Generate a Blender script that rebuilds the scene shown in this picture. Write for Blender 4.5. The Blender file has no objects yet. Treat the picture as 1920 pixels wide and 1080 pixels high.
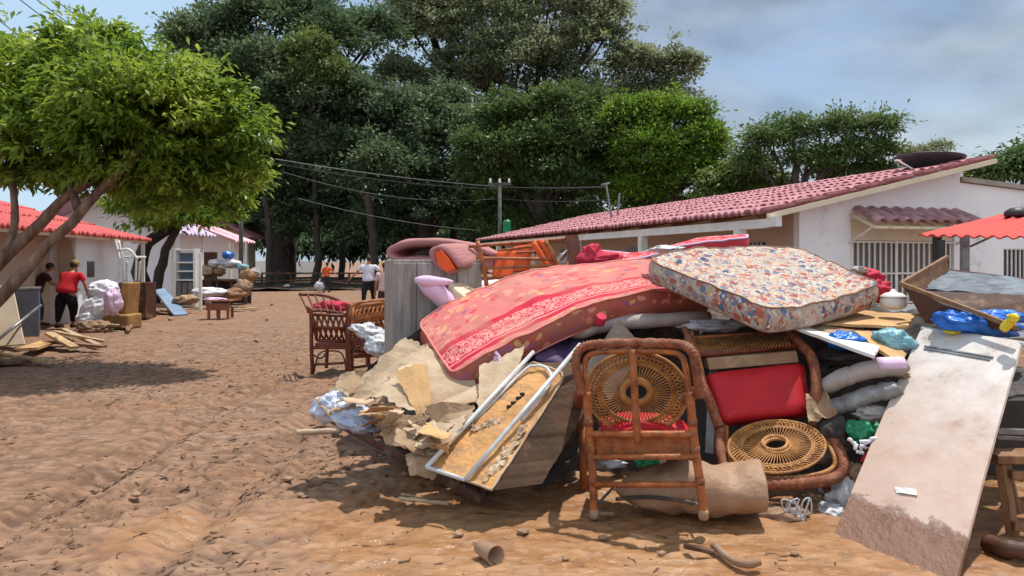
import bpy, math, random
import numpy as np
from mathutils import Vector, Matrix, noise
R = math.radians
random.seed(7)
SC = bpy.context.scene
COL = SC.collection
# ---------------------------------------------------------------- camera, sky, sun, exposure
F = 1400.0; HY = 488.0; CH = 1.6
cd = bpy.data.cameras.new('camera'); cam = bpy.data.objects.new('camera', cd); COL.objects.link(cam)
cam.location = (0, 0, CH); cam.rotation_euler = (R(90), 0, 0)
cd.sensor_width = 36; cd.lens = 36 * F / 1920; cd.shift_y = -(540 - HY) / 1920
cd.clip_start = .05; cd.clip_end = 2000
SC.camera = cam
SUN_EL, SUN_AZ = R(72), R(45)            # azimuth measured from +Y towards +X
w = bpy.data.worlds.new("World"); SC.world = w; w.use_nodes = True
nt = w.node_tree; N = nt.nodes; L = nt.links
bg = N['Background']
sky = N.new('ShaderNodeTexSky'); sky.sky_type = 'NISHITA'; sky.sun_disc = False
sky.sun_elevation = SUN_EL; sky.sun_rotation = SUN_AZ
sky.air_density = 1.0; sky.dust_density = 1.2; sky.ozone_density = 1.5
tc = N.new('ShaderNodeTexCoord')
mp = N.new('ShaderNodeMapping'); mp.inputs['Scale'].default_value = (1.0, 1.0, 2.6); mp.inputs['Rotation'].default_value = (0, R(12), 0)
L.new(tc.outputs['Generated'], mp.inputs['Vector'])
n1 = N.new('ShaderNodeTexNoise'); n1.inputs['Scale'].default_value = 2.3; n1.inputs['Detail'].default_value = 7; n1.inputs['Roughness'].default_value = .55; n1.inputs['Distortion'].default_value = .6
L.new(mp.outputs[0], n1.inputs['Vector'])
sep = N.new('ShaderNodeSeparateXYZ'); L.new(tc.outputs['Generated'], sep.inputs[0])
gx = N.new('ShaderNodeMapRange'); gx.inputs[1].default_value = -.3; gx.inputs[2].default_value = .6; gx.inputs[3].default_value = -.04; gx.inputs[4].default_value = .28
L.new(sep.outputs['X'], gx.inputs[0])
ad = N.new('ShaderNodeMath'); ad.operation = 'ADD'; L.new(n1.outputs[0], ad.inputs[0]); L.new(gx.outputs[0], ad.inputs[1])
cr = N.new('ShaderNodeMapRange'); cr.interpolation_type = 'SMOOTHSTEP'; cr.inputs[1].default_value = .44; cr.inputs[2].default_value = .78; cr.inputs[4].default_value = .8
L.new(ad.outputs[0], cr.inputs[0])
n2 = N.new('ShaderNodeTexNoise'); n2.inputs['Scale'].default_value = 4.2; n2.inputs['Detail'].default_value = 5
L.new(mp.outputs[0], n2.inputs['Vector'])
cc = N.new('ShaderNodeValToRGB'); cc.color_ramp.elements[0].position = .35; cc.color_ramp.elements[1].position = .68
cc.color_ramp.elements[0].color = (1.5, 1.95, 2.5, 1); cc.color_ramp.elements[1].color = (4.9, 5.6, 6.1, 1)
L.new(n2.outputs[0], cc.inputs[0])
mx = N.new('ShaderNodeMixRGB'); L.new(cr.outputs[0], mx.inputs[0]); L.new(sky.outputs[0], mx.inputs[1]); L.new(cc.outputs[0], mx.inputs[2])
# brightening added to the unseen sky behind the camera, to fill the shaded facades
bk = N.new('ShaderNodeMapRange'); bk.interpolation_type = 'SMOOTHSTEP'; bk.inputs[1].default_value = .15; bk.inputs[2].default_value = -.6; bk.inputs[3].default_value = 0; bk.inputs[4].default_value = .55
L.new(sep.outputs['Y'], bk.inputs[0])
mb_ = N.new('ShaderNodeMixRGB'); lf = N.new('ShaderNodeMapRange'); lf.interpolation_type = 'SMOOTHSTEP'; lf.inputs[1].default_value = .12; lf.inputs[2].default_value = -.5; lf.inputs[3].default_value = 0; lf.inputs[4].default_value = .7
L.new(sep.outputs['X'], lf.inputs[0])
ml_ = N.new('ShaderNodeMixRGB'); L.new(lf.outputs[0], ml_.inputs[0]); L.new(mx.outputs[0], ml_.inputs[1]); ml_.inputs[2].default_value = (4.6, 6.3, 7.9, 1)   # thin bright veil of cloud to the left
L.new(bk.outputs[0], mb_.inputs[0]); L.new(ml_.outputs[0], mb_.inputs[1]); mb_.inputs[2].default_value = (9.0, 9.8, 10.8, 1)
L.new(mb_.outputs[0], bg.inputs['Color']); bg.inputs['Strength'].default_value = .125
sd = bpy.data.lights.new('sun', 'SUN'); so = bpy.data.objects.new('sun', sd); COL.objects.link(so)
sd.energy = 4.4; sd.angle = R(.6); sd.color = (1, .95, .87)
sdir = Vector((math.sin(SUN_AZ) * math.cos(SUN_EL), math.cos(SUN_AZ) * math.cos(SUN_EL), math.sin(SUN_EL)))
so.rotation_euler = sdir.to_track_quat('Z', 'Y').to_euler()
SC.view_settings.view_transform = 'Standard'; SC.view_settings.look = 'None'
SC.view_settings.exposure = 0.1; SC.view_settings.gamma = 1
SC.render.engine = 'CYCLES'
SC.cycles.max_bounces = 6; SC.cycles.transparent_max_bounces = 6

# ---------------------------------------------------------------- helpers
def at(px, py, D):
    return Vector(((px - 960) / F * D, D, CH + (HY - py) / F * D))
def gp(px, py, z=0.0):
    return at(px, py, (CH - z) * F / (py - HY))
def srgb(r, g, b, k=1.0):
    f = lambda c: (c / 255 / 12.92 if c <= 10 else ((c / 255 + .055) / 1.055) ** 2.4)
    return (f(r) * k, f(g) * k, f(b) * k, 1)

MUD = (.30, .175, .10, 1)
def mat(name, c1, c2=None, scale=6., rough=.7, bump=.25, bscale=40., mud=0., spec=.4, detail=5, metal=0., stretch=None, trans=0., mudscale=4.):
    m = bpy.data.materials.new(name); m.use_nodes = True
    t = m.node_tree; n = t.nodes; l = t.links; p = n['Principled BSDF']
    if len(c1) == 3: c1 = (*c1, 1)
    c2 = c2 or tuple(x * .7 for x in c1[:3])
    if len(c2) == 3: c2 = (*c2, 1)
    co = n.new('ShaderNodeTexCoord'); vec = co.outputs['Object']
    if stretch:
        q = n.new('ShaderNodeMapping'); q.inputs['Scale'].default_value = stretch; l.new(vec, q.inputs[0]); vec = q.outputs[0]
    a = n.new('ShaderNodeTexNoise'); a.inputs['Scale'].default_value = scale; a.inputs['Detail'].default_value = detail; a.inputs['Roughness'].default_value = .6
    l.new(vec, a.inputs['Vector'])
    r = n.new('ShaderNodeValToRGB'); r.color_ramp.elements[0].position = .32; r.color_ramp.elements[1].position = .68
    r.color_ramp.elements[0].color = c1; r.color_ramp.elements[1].color = c2
    l.new(a.outputs[0], r.inputs[0]); col = r.outputs[0]
    p.inputs['Roughness'].default_value = rough
    if mud > 0:
        b = n.new('ShaderNodeTexNoise'); b.inputs['Scale'].default_value = mudscale; b.inputs['Detail'].default_value = 8; b.inputs['Roughness'].default_value = .68
        l.new(co.outputs['Object'], b.inputs['Vector'])
        mr = n.new('ShaderNodeMapRange'); mr.inputs[1].default_value = .64 - .3 * mud; mr.inputs[2].default_value = .76 - .26 * mud; mr.inputs[4].default_value = min(1, .65 + .3 * mud)
        l.new(b.outputs[0], mr.inputs[0])
        mm = n.new('ShaderNodeMixRGB'); l.new(mr.outputs[0], mm.inputs[0]); l.new(col, mm.inputs[1]); mm.inputs[2].default_value = MUD; col = mm.outputs[0]
    l.new(col, p.inputs['Base Color'])
    p.inputs['Specular IOR Level'].default_value = spec; p.inputs['Metallic'].default_value = metal
    if bump:
        b = n.new('ShaderNodeTexNoise'); b.inputs['Scale'].default_value = bscale; b.inputs['Detail'].default_value = 4
        l.new(vec, b.inputs['Vector'])
        u = n.new('ShaderNodeBump'); u.inputs['Strength'].default_value = bump; u.inputs['Distance'].default_value = .02
        l.new(b.outputs[0], u.inputs['Height']); l.new(u.outputs[0], p.inputs['Normal'])
    if trans:
        tr = n.new('ShaderNodeBsdfTranslucent'); l.new(col, tr.inputs[0]); ms = n.new('ShaderNodeMixShader'); ms.inputs[0].default_value = trans
        l.new(p.outputs[0], ms.inputs[1]); l.new(tr.outputs[0], ms.inputs[2]); l.new(ms.outputs[0], n['Material Output'].inputs[0])
    return m

def frame(d, up=Vector((0, 0, 1))):
    d = d.normalized(); a = d.cross(up)
    if a.length < 1e-4: a = d.cross(Vector((1, 0, 0)))
    a.normalize(); return a, a.cross(d).normalized()
def spline(pts, n):
    pts = [Vector(p) for p in pts]
    if len(pts) < 3:
        return [pts[0].lerp(pts[-1], i / n) for i in range(n + 1)]
    P = [pts[0] * 2 - pts[1]] + pts + [pts[-1] * 2 - pts[-2]]
    out = []; k = len(pts) - 1
    for i in range(n + 1):
        u = i / n * k; j = min(int(u), k - 1); t = u - j
        a, b, c, d = P[j:j + 4]
        out.append(.5 * ((2 * b) + (c - a) * t + (2 * a - 5 * b + 4 * c - d) * t * t + (3 * b - a - 3 * c + d) * t ** 3))
    return out

class G:
    def __init__(s): s.v = []; s.f = []; s.uv = {}
    def add(s, vs, fs):
        o = len(s.v); s.v += [tuple(v) for v in vs]; s.f += [tuple(i + o for i in f) for f in fs]; return o
    def obox(s, o, a, b, c):
        o, a, b, c = map(Vector, (o, a, b, c))
        vs = [o, o + a, o + a + b, o + b, o + c, o + a + c, o + a + b + c, o + b + c]
        fs = [(0, 3, 2, 1), (4, 5, 6, 7), (0, 1, 5, 4), (1, 2, 6, 5), (2, 3, 7, 6), (3, 0, 4, 7)]
        if a.cross(b).dot(c) < 0: fs = [f[::-1] for f in fs]
        s.add(vs, fs); return s
    def box(s, c, sz, rz=0, rx=0, ry=0):
        m = Matrix.Rotation(rz, 3, 'Z') @ Matrix.Rotation(ry, 3, 'Y') @ Matrix.Rotation(rx, 3, 'X')
        a, b, d = m @ Vector((sz[0], 0, 0)), m @ Vector((0, sz[1], 0)), m @ Vector((0, 0, sz[2]))
        return s.obox(Vector(c) - (a + b + d) / 2, a, b, d)
    def beam(s, p, q, wd, ht, up=Vector((0, 0, 1))):
        p, q = Vector(p), Vector(q); a, b = frame(q - p, up)
        return s.obox(p - a * wd / 2 - b * ht / 2, q - p, a * wd, b * ht)
    def tube(s, pts, r, seg=8, closed=False, twist=0, tk=0, cap=True, flat=1.):
        pts = [Vector(p) for p in pts]; n = len(pts); rs = r if isinstance(r, (list, tuple)) else [r] * n
        if len(rs) != n: rs = [rs[0] + (rs[-1] - rs[0]) * i / (n - 1) for i in range(n)]
        a = None; vs = []; ln = 0
        for i in range(n):
            if closed: d = pts[(i + 1) % n] - pts[i - 1]
            else: d = pts[min(i + 1, n - 1)] - pts[max(i - 1, 0)]
            if d.length < 1e-9: d = Vector((0, 0, 1))
            d.normalize()
            if a is None: a, _ = frame(d)
            a = (a - d * a.dot(d)); a = a.normalized() if a.length > 1e-6 else frame(d)[0]
            b = d.cross(a)
            if i: ln += (pts[i] - pts[i - 1]).length
            for k in range(seg):
                g = 2 * math.pi * k / seg
                rr = rs[i] * (1 + twist * math.sin(tk * ln + 2 * g)) if twist else rs[i]
                vs.append(pts[i] + a * math.cos(g) * rr + b * math.sin(g) * rr * flat)
        fs = []
        for i in range(n if closed else n - 1):
            j = (i + 1) % n
            for k in range(seg):
                k2 = (k + 1) % seg
                fs.append((i * seg + k, i * seg + k2, j * seg + k2, j * seg + k))
        if cap and not closed:
            fs.append(tuple(range(seg))[::-1]); fs.append(tuple((n - 1) * seg + k for k in range(seg)))
        s.add(vs, fs); return s
    def lathe(s, c, prof, seg=24, axis=Vector((0, 0, 1))):
        a, b = frame(axis, Vector((0, 1, 0))); axis = axis.normalized(); vs = []; c = Vector(c)
        for r, z in prof:
            for k in range(seg):
                g = 2 * math.pi * k / seg; vs.append(c + axis * z + (a * math.cos(g) + b * math.sin(g)) * r)
        fs = [(i * seg + k, i * seg + (k + 1) % seg, (i + 1) * seg + (k + 1) % seg, (i + 1) * seg + k) for i in range(len(prof) - 1) for k in range(seg)]
        fs.append(tuple(range(seg))[::-1]); fs.append(tuple((len(prof) - 1) * seg + k for k in range(seg)))
        s.add(vs, fs); return s
    def blob(s, c, rad, seed=0, amp=.25, fr=1.6, fold=.18, sub=None, rot=0, tilt=0, nu=48, nv=30, flat=None):
        c = Vector(c); off = Vector((seed * 7.3, seed * 3.1, seed * 1.7)); m = Matrix.Rotation(rot, 3, 'Z') @ Matrix.Rotation(tilt, 3, 'Y')
        vs = []
        for i in range(nv + 1):
            th = math.pi * i / nv
            for k in range(nu):
                g = 2 * math.pi * k / nu
                d = Vector((math.sin(th) * math.cos(g), math.sin(th) * math.sin(g), math.cos(th)))
                q = d * min(fr, 1.9) + off
                h = 1 + amp * noise.noise(q) * 1.1 + .75 * fold * (.18 - abs(noise.noise(Vector((q.x * 1.6, q.y * 1.6, q.z * 1.6)) + Vector((4, 4, 4))))) * 1.5 + fold * .30 * (.15 - abs(noise.noise(Vector((q.x * 4, q.y * 4, q.z * 2.2)))))
                v = Vector((d.x * rad[0], d.y * rad[1], d.z * rad[2])) * h
                v = m @ v
                if flat is not None and v.z < -flat: v.z = -flat + (v.z + flat) * .12
                vs.append(c + v)
        fs = [(i * nu + k, (i + 1) * nu + k, (i + 1) * nu + (k + 1) % nu, i * nu + (k + 1) % nu) for i in range(nv) for k in range(nu)]
        s.add(vs, fs); return s
    def sheet(s, c4, nu=14, nv=14, amp=.03, fr=3., thick=.008, seed=0, ragged=0., sag=0., folds=0):
        """c4: corners a(0,0) b(1,0) c(1,1) d(0,1) of a sheet"""
        a, b, c, d = map(Vector, c4); off = Vector((seed * 5.1, seed * 2.3, seed)); nn = (b - a).cross(d - a).normalized()
        if nn.z < 0: nn = -nn
        top = []; rq = random.Random(seed * 31 + 5); fl = [(rq.uniform(-1, 1), rq.uniform(-1, 1), rq.uniform(.15, .85), rq.uniform(.15, .85), rq.uniform(-1, 1)) for _ in range(folds)]
        for j in range(nv + 1):
            for i in range(nu + 1):
                u, v = i / nu, j / nv
                if ragged:
                    u2 = u + (ragged * noise.noise(Vector((v * 7, seed, 3))) if i in (0, nu) else 0); v2 = v + (ragged * noise.noise(Vector((u * 7, seed, 9))) if j in (0, nv) else 0)
                else: u2, v2 = u, v
                p = a.lerp(b, u2).lerp(d.lerp(c, u2), v2)
                h = amp * (noise.noise(p * fr + off) + .9 * (.35 - abs(noise.noise(p * fr * 1.7 + off * 2)) * 1.8))
                if folds: h = h * .22 + amp * 1.7 * sum(w2 * abs((u - x_) * a_ + (v - y_) * b_) for a_, b_, x_, y_, w2 in fl)
                p = p + nn * (h - sag * 4 * u * (1 - u))
                top.append(p)
        w_ = nu + 1; n0 = len(top); bot = [p - nn * thick for p in top]
        fs = []; 
        for j in range(nv):
            for i in range(nu):
                q = (j * w_ + i, j * w_ + i + 1, (j + 1) * w_ + i + 1, (j + 1) * w_ + i); fs.append(q); fs.append(tuple(x + n0 for x in q[::-1]))
        ed = [j * w_ for j in range(nv, 0, -1)] + [i for i in range(nu)] + [j * w_ + nu for j in range(nv)] + [nv * w_ + i for i in range(nu, 0, -1)]
        for k in range(len(ed)):
            p, q = ed[k], ed[(k + 1) % len(ed)]; fs.append((q, p, p + n0, q + n0))
        s.add(top + bot, fs); return s
    def build(s, name, m, parent=None, smooth=False, bevel=0, label=None, cat=None, group=None, kind=None, angle=None):
        me = bpy.data.meshes.new(name); V = np.array(s.v, dtype=float)
        if parent is not None: org = Vector(parent['_w'])
        else: org = Vector((float((V[:, 0].min() + V[:, 0].max()) / 2), float((V[:, 1].min() + V[:, 1].max()) / 2), float(V[:, 2].min())))
        V = V - np.array(org)
        me.from_pydata(V.tolist(), [], s.f)
        if s.uv:
            ul = me.uv_layers.new(name='UVMap'); idx = np.empty(len(me.loops), dtype=np.int32); me.loops.foreach_get('vertex_index', idx)
            arr = np.zeros((len(s.v), 2)); 
            for k, q in s.uv.items(): arr[k] = q
            ul.data.foreach_set('uv', arr[idx].ravel())
        me.validate(); me.update()
        if smooth: me.polygons.foreach_set('use_smooth', [True] * len(me.polygons))
        if isinstance(m, (list, tuple)): [me.materials.append(q) for q in m]
        else: me.materials.append(m)
        o = bpy.data.objects.new(name, me); COL.objects.link(o)
        o['_w'] = tuple(org)
        if parent is not None: o.parent = parent
        else: o.location = org
        if parent is not None: pass
        if bevel:
            b = o.modifiers.new('bevel', 'BEVEL'); b.width = bevel; b.segments = 2; b.limit_method = 'ANGLE'; b.angle_limit = R(40)
        if label: o['label'] = label
        if cat: o['category'] = cat
        if group: o['group'] = group
        if kind: o['kind'] = kind
        return o
def thing(name, label, cat, loc, group=None):
    o = bpy.data.objects.new(name, None); COL.objects.link(o); o.location = loc; o['_w'] = tuple(loc); o.empty_display_size = .2
    o['label'] = label; o['category'] = cat
    if group: o['group'] = group
    return o

# numpy value noise
_rs = np.random.RandomState(3); _T = _rs.rand(256, 256)
def vn(x, y):
    xi = np.floor(x).astype(int); yi = np.floor(y).astype(int); fx = x - xi; fy = y - yi
    fx = fx * fx * (3 - 2 * fx); fy = fy * fy * (3 - 2 * fy)
    g = lambda a, b: _T[a & 255, b & 255]
    return (g(xi, yi) * (1 - fx) + g(xi + 1, yi) * fx) * (1 - fy) + (g(xi, yi + 1) * (1 - fx) + g(xi + 1, yi + 1) * fx) * fy - .5
def sst(a, b, x):
    t = np.clip((x - a) / (b - a), 0, 1); return t * t * (3 - 2 * t)

# ---------------------------------------------------------------- ground
def axis_pts(lo, hi, fine, g, far):
    a = list(np.arange(lo, hi, fine)); st = fine; x = a[-1]
    while x < far: st *= g; x += st; a.append(x)
    return a
def wet_mask(X, Y):
    q = vn(X * .9 + 3, Y * .9 + 8) * 1.6 + vn(X * 2.3, Y * 2.3) * .7
    return sst(-.9, .1, X * .55 + .35 + q - np.abs(Y - 4.7) * .32) * sst(8.2, 6.2, Y)
GRID = {}
def gh(x, y):
    i = min(max(int(np.searchsorted(GRID['x'], x)), 1), len(GRID['x']) - 1); j = min(max(int(np.searchsorted(GRID['y'], y)), 1), len(GRID['y']) - 1); return float(GRID['z'][j, i])
def build_ground():
    ys = []; y = 1.2
    while y < 60: ys.append(y); y += .018 + .0055 * max(0, y - 3.2)
    while y < 900: ys.append(y); y *= 1.12
    ys = [-40, -20, -8, -3, -1, 0, .6] + ys
    xr = axis_pts(0, 6.5, .025, 1.03, 700); xs = sorted([-q for q in xr[1:]] + xr)
    X, Y = np.meshgrid(np.array(xs), np.array(ys))
    wet = wet_mask(X, Y)
    rough = (1 - .55 * wet) * (.35 + .65 * sst(-.22, .12, vn(X * .42 + 13, Y * .6 + 4) + .5 * vn(X * 1.1, Y * 1.5))); fade = np.clip(14 / np.maximum(Y, 1), .12, 1)
    Z = .05 * vn(X * .4, Y * .4) + .018 * vn(X * 1.3 + 9, Y * 1.3)
    wx = X + .35 * vn(X * 2, Y * 2); wy = Y + .35 * vn(X * 2 + 50, Y * 2 + 50)
    clod = vn(wx * 3.4, wy * 6.6); Z += .008 * rough * clod
    n3 = vn(wx * 7 + 20, wy * 14 + 11); Z += .010 * rough * n3
    Z += .018 * rough * fade * vn(wx * 21, wy * 27) + .012 * rough * fade * vn(X * 33 + 7, Y * 38)
    # trodden gouges: sharp-edged hollows
    g1 = vn(wx * 3.6 + 31, wy * 8.5 + 17); Z -= .016 * rough * sst(.24, .30, g1)
    g2 = vn(wx * 6 + 71, wy * 13 + 7); Z -= .016 * rough * sst(.22, .27, g2)
    g3 = vn(wx * 13 + 5, wy * 21 + 40); Z -= .016 * rough * fade * sst(.2, .26, g3)

    def crease(f1, f2, ph, wdt):   # broken curving slots where boots and wheels tore the clay
        a = np.abs(vn(wx * f1 + ph, wy * f2 + ph * 2)); return sst(wdt, wdt * .4, a) * sst(.06, .13, vn(X * f1 * 1.5 + ph, Y * f2 * 1.5 + 30))
    cr_ = np.maximum(np.maximum(crease(3.6, 5.2, 60, .06), crease(6, 8.4, 90, .10)), crease(10, 13, 140, .13) * fade)
    Z -= .020 * cr_ * (1 - .75 * wet)
    # wheel ruts
    for c0, k in ((-2.6, .045), (-3.7, .045)):
        xc = c0 + .10 * Y + .3 * np.sin(Y * .5); Z += -.05 * np.exp(-((X - xc) / .12) ** 2) + .022 * np.exp(-((np.abs(X - xc) - .22) / .07) ** 2)
    Z += (.10 * vn(X * .12, Y * .12)) * sst(14, 40, Y)
    far = sst(120, 260, np.hypot(X, Y)); Z = Z * (1 - far)
    gouge_shade = np.clip(cr_ * 1.1 + sst(.2, .3, g1) * .35 + sst(.2, .28, g2) * .35 + sst(.18, .26, g3) * .3, 0, 1) * sst(30, 14, Y) * (1 - .6 * wet)  # mask for shade painted into the gouges and creases
    ny, nx = X.shape; GRID['x'] = np.array(xs); GRID['y'] = np.array(ys); GRID['z'] = Z; GRID['w'] = wet
    me = bpy.data.meshes.new('ground'); me.vertices.add(nx * ny)
    me.vertices.foreach_set('co', np.stack([X, Y, Z], -1).astype(np.float32).ravel())
    i = np.arange(nx * ny).reshape(ny, nx); q = np.stack([i[:-1, :-1], i[:-1, 1:], i[1:, 1:], i[1:, :-1]], -1).reshape(-1, 4)
    me.loops.add(q.size); me.loops.foreach_set('vertex_index', q.ravel().astype(np.int32))
    me.polygons.add(len(q)); me.polygons.foreach_set('loop_start', (np.arange(len(q)) * 4).astype(np.int32)); me.polygons.foreach_set('loop_total', np.full(len(q), 4, np.int32))
    me.polygons.foreach_set('use_smooth', np.ones(len(q), bool))
    at_ = me.attributes.new('wet', 'FLOAT', 'POINT'); at_.data.foreach_set('value', wet.astype(np.float32).ravel())
    ad_ = me.attributes.new('gouge_shade', 'FLOAT', 'POINT'); ad_.data.foreach_set('value', gouge_shade.astype(np.float32).ravel())
    me.update(); me.validate()
    m = bpy.data.materials.new('mud'); m.use_nodes = True; t = m.node_tree; n = t.nodes; l = t.links; p = n['Principled BSDF']
    co = n.new('ShaderNodeTexCoord'); mpg = n.new('ShaderNodeMapping'); mpg.inputs['Scale'].default_value = (.62, 1.25, 1); mpg.inputs['Rotation'].default_value = (0, 0, .22); l.new(co.outputs['Object'], mpg.inputs[0])
    def nz(sc, det=6, ro=.6):
        a = n.new('ShaderNodeTexNoise'); a.inputs['Scale'].default_value = sc; a.inputs['Detail'].default_value = det; a.inputs['Roughness'].default_value = ro; l.new(mpg.outputs[0], a.inputs['Vector']); return a.outputs[0]
    r1 = n.new('ShaderNodeValToRGB'); r1.color_ramp.elements[0].position = .36; r1.color_ramp.elements[1].position = .66
    r1.color_ramp.elements[0].color = (.31, .162, .085, 1); r1.color_ramp.elements[1].color = (.315, .195, .132, 1); l.new(nz(.8, 9, .62), r1.inputs[0])
    r2 = n.new('ShaderNodeValToRGB'); r2.color_ramp.elements[0].position = .38; r2.color_ramp.elements[1].position = .62
    r2.color_ramp.elements[0].color = (.30, .22, .18, 1); r2.color_ramp.elements[1].color = (1.05, 1.03, 1.0, 1); l.new(nz(9, 8, .7), r2.inputs[0])
    mu = n.new('ShaderNodeMixRGB'); mu.blend_type = 'MULTIPLY'; mu.inputs[0].default_value = .55; l.new(r1.outputs[0], mu.inputs[1]); l.new(r2.outputs[0], mu.inputs[2])
    wa = n.new('ShaderNodeAttribute'); wa.attribute_name = 'wet'
    wm = n.new('ShaderNodeMixRGB'); l.new(wa.outputs['Fac'], wm.inputs[0]); l.new(mu.outputs[0], wm.inputs[1])
    r3 = n.new('ShaderNodeValToRGB'); r3.color_ramp.elements[0].color = (.33, .155, .062, 1); r3.color_ramp.elements[1].color = (.40, .215, .10, 1); r3.color_ramp.elements[0].position = .4; r3.color_ramp.elements[1].position = .6
    l.new(nz(2.4, 6), r3.inputs[0]); l.new(r3.outputs[0], wm.inputs[2])
    da = n.new('ShaderNodeAttribute'); da.attribute_name = 'gouge_shade'; dm = n.new('ShaderNodeMath'); dm.operation = 'MULTIPLY'; l.new(da.outputs['Fac'], dm.inputs[0]); q5 = n.new('ShaderNodeMapRange'); q5.inputs[1].default_value = .2; q5.inputs[2].default_value = .42; l.new(nz(6, 6), q5.inputs[0]); l.new(q5.outputs[0], dm.inputs[1])
    dx = n.new('ShaderNodeMixRGB'); l.new(dm.outputs[0], dx.inputs[0]); l.new(wm.outputs[0], dx.inputs[1]); dx.inputs[2].default_value = (.125, .065, .036, 1)  # darker mud colour standing in for shade inside the gouges
    wq = n.new('ShaderNodeMapRange'); wab = n.new('ShaderNodeMath'); wab.operation = 'SUBTRACT'; wab.inputs[1].default_value = .5; l.new(nz(4.5, 4, .6), wab.inputs[0]); wac = n.new('ShaderNodeMath'); wac.operation = 'ABSOLUTE'; l.new(wab.outputs[0], wac.inputs[0])
    wq.inputs[1].default_value = .042; wq.inputs[2].default_value = .022; l.new(wac.outputs[0], wq.inputs[0]); wk = n.new('ShaderNodeMapRange'); wk.inputs[1].default_value = .5; wk.inputs[2].default_value = .57; l.new(nz(6.2, 4), wk.inputs[0]); wqq = n.new('ShaderNodeMath'); wqq.operation = 'MULTIPLY'; l.new(wq.outputs[0], wqq.inputs[0]); l.new(wk.outputs[0], wqq.inputs[1]); wq = wqq
    wi = n.new('ShaderNodeMath'); wi.operation = 'MULTIPLY_ADD'; wi.inputs[1].default_value = -.75; wi.inputs[2].default_value = 1; l.new(wa.outputs['Fac'], wi.inputs[0])
    wz = n.new('ShaderNodeMath'); wz.operation = 'MULTIPLY'; l.new(wq.outputs[0], wz.inputs[0]); l.new(wi.outputs[0], wz.inputs[1])
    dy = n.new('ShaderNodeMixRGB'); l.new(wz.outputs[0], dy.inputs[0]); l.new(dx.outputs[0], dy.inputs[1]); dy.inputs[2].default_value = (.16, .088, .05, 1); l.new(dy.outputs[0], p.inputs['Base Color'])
    rr = n.new('ShaderNodeMapRange'); rr.inputs[3].default_value = .86; rr.inputs[4].default_value = .10
    wn = n.new('ShaderNodeMath'); wn.operation = 'MULTIPLY'; l.new(wa.outputs['Fac'], wn.inputs[0])
    rn = n.new('ShaderNodeMapRange'); rn.inputs[1].default_value = .3; rn.inputs[2].default_value = .55; l.new(nz(5, 5), rn.inputs[0]); l.new(rn.outputs[0], wn.inputs[1]); l.new(wn.outputs[0], rr.inputs[0])
    l.new(rr.outputs[0], p.inputs['Roughness']); p.inputs['Specular IOR Level'].default_value = .5
    b1 = n.new('ShaderNodeBump'); b1.inputs['Strength'].default_value = .55; b1.inputs['Distance'].default_value = .03; l.new(nz(17, 9, .66), b1.inputs['Height'])
    l.new(b1.outputs[0], p.inputs['Normal'])
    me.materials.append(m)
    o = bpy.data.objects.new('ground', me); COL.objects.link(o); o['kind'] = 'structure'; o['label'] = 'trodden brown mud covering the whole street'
build_ground()

# ---------------------------------------------------------------- shared materials
M = {}
M['white_wall'] = mat('painted wall', srgb(242, 243, 244), srgb(230, 232, 236), 1.3, .85, .12, 30, mud=.16, mudscale=.7)
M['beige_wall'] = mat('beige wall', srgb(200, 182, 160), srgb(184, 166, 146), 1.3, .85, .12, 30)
M['cream'] = mat('cream paint', srgb(225, 212, 185), srgb(208, 195, 168), 2, .7, .1, 30)
M['tile_pink'] = mat('faded clay tile', srgb(196, 138, 142), srgb(146, 88, 96), 5, .8, .3, 30, detail=9)
M['tile_red'] = mat('red roof sheet', srgb(204, 88, 84), srgb(168, 64, 64), 1.5, .7, .15, 20, mud=.1, mudscale=2)
M['tile_lilac'] = mat('lilac roof sheet', srgb(196, 180, 205), srgb(170, 150, 180), 1.5, .6, .15, 20)
M['white_paint'] = mat('white paint', srgb(232, 230, 224), srgb(212, 208, 200), 5, .5, .1, 40)
M['glass'] = mat('dark window glass', (.03, .035, .04), (.05, .055, .06), 2, .15, 0, spec=.6)
M['curtain'] = mat('grey curtain', srgb(150, 146, 140), srgb(105, 102, 98), 22, .9, .1, 30, stretch=(3, 3, .05))
M['wood_dark'] = mat('dark brown wood', srgb(92, 56, 38), srgb(58, 34, 24), 3, .55, .25, 50, stretch=(1, 1, 6), mud=.35)
M['wood_mid'] = mat('weathered wood', srgb(150, 112, 78), srgb(112, 78, 52), 4, .7, .35, 40, stretch=(4, 4, .6), mud=.5)
M['wood_tan'] = mat('pale raw timber', srgb(205, 176, 132), srgb(170, 138, 98), 3, .75, .3, 40, stretch=(5, 1, 1), mud=.45)
M['rattan'] = mat('varnished rattan', srgb(184, 106, 48), srgb(118, 60, 26), 11, .5, .45, 90, mud=.3, mudscale=9, spec=.5)
M['wicker'] = mat('woven wicker binding', srgb(162, 94, 62), srgb(106, 56, 36), 20, .6, .6, 130, mud=.35, mudscale=8)
M['rattan_pale'] = mat('pale rattan', srgb(192, 136, 70), srgb(128, 78, 36), 12, .5, .35, 90, mud=.25, mudscale=9)
M['rattan_dark'] = mat('dark red brown rattan', srgb(120, 58, 32), srgb(78, 34, 20), 9, .42, .3, 70, mud=.2, mudscale=6)
M['card'] = mat('torn cardboard', srgb(196, 174, 146), srgb(160, 134, 106), 4, .85, .3, 35, mud=.4, mudscale=3)
M['card2'] = mat('brown cardboard', srgb(204, 166, 116), srgb(176, 136, 90), 3, .85, .3, 35, mud=.25)
M['card_mud'] = mat('mud soaked cardboard', srgb(176, 150, 120), srgb(122, 96, 70), 4, .85, .4, 30, mud=.6)
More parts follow.
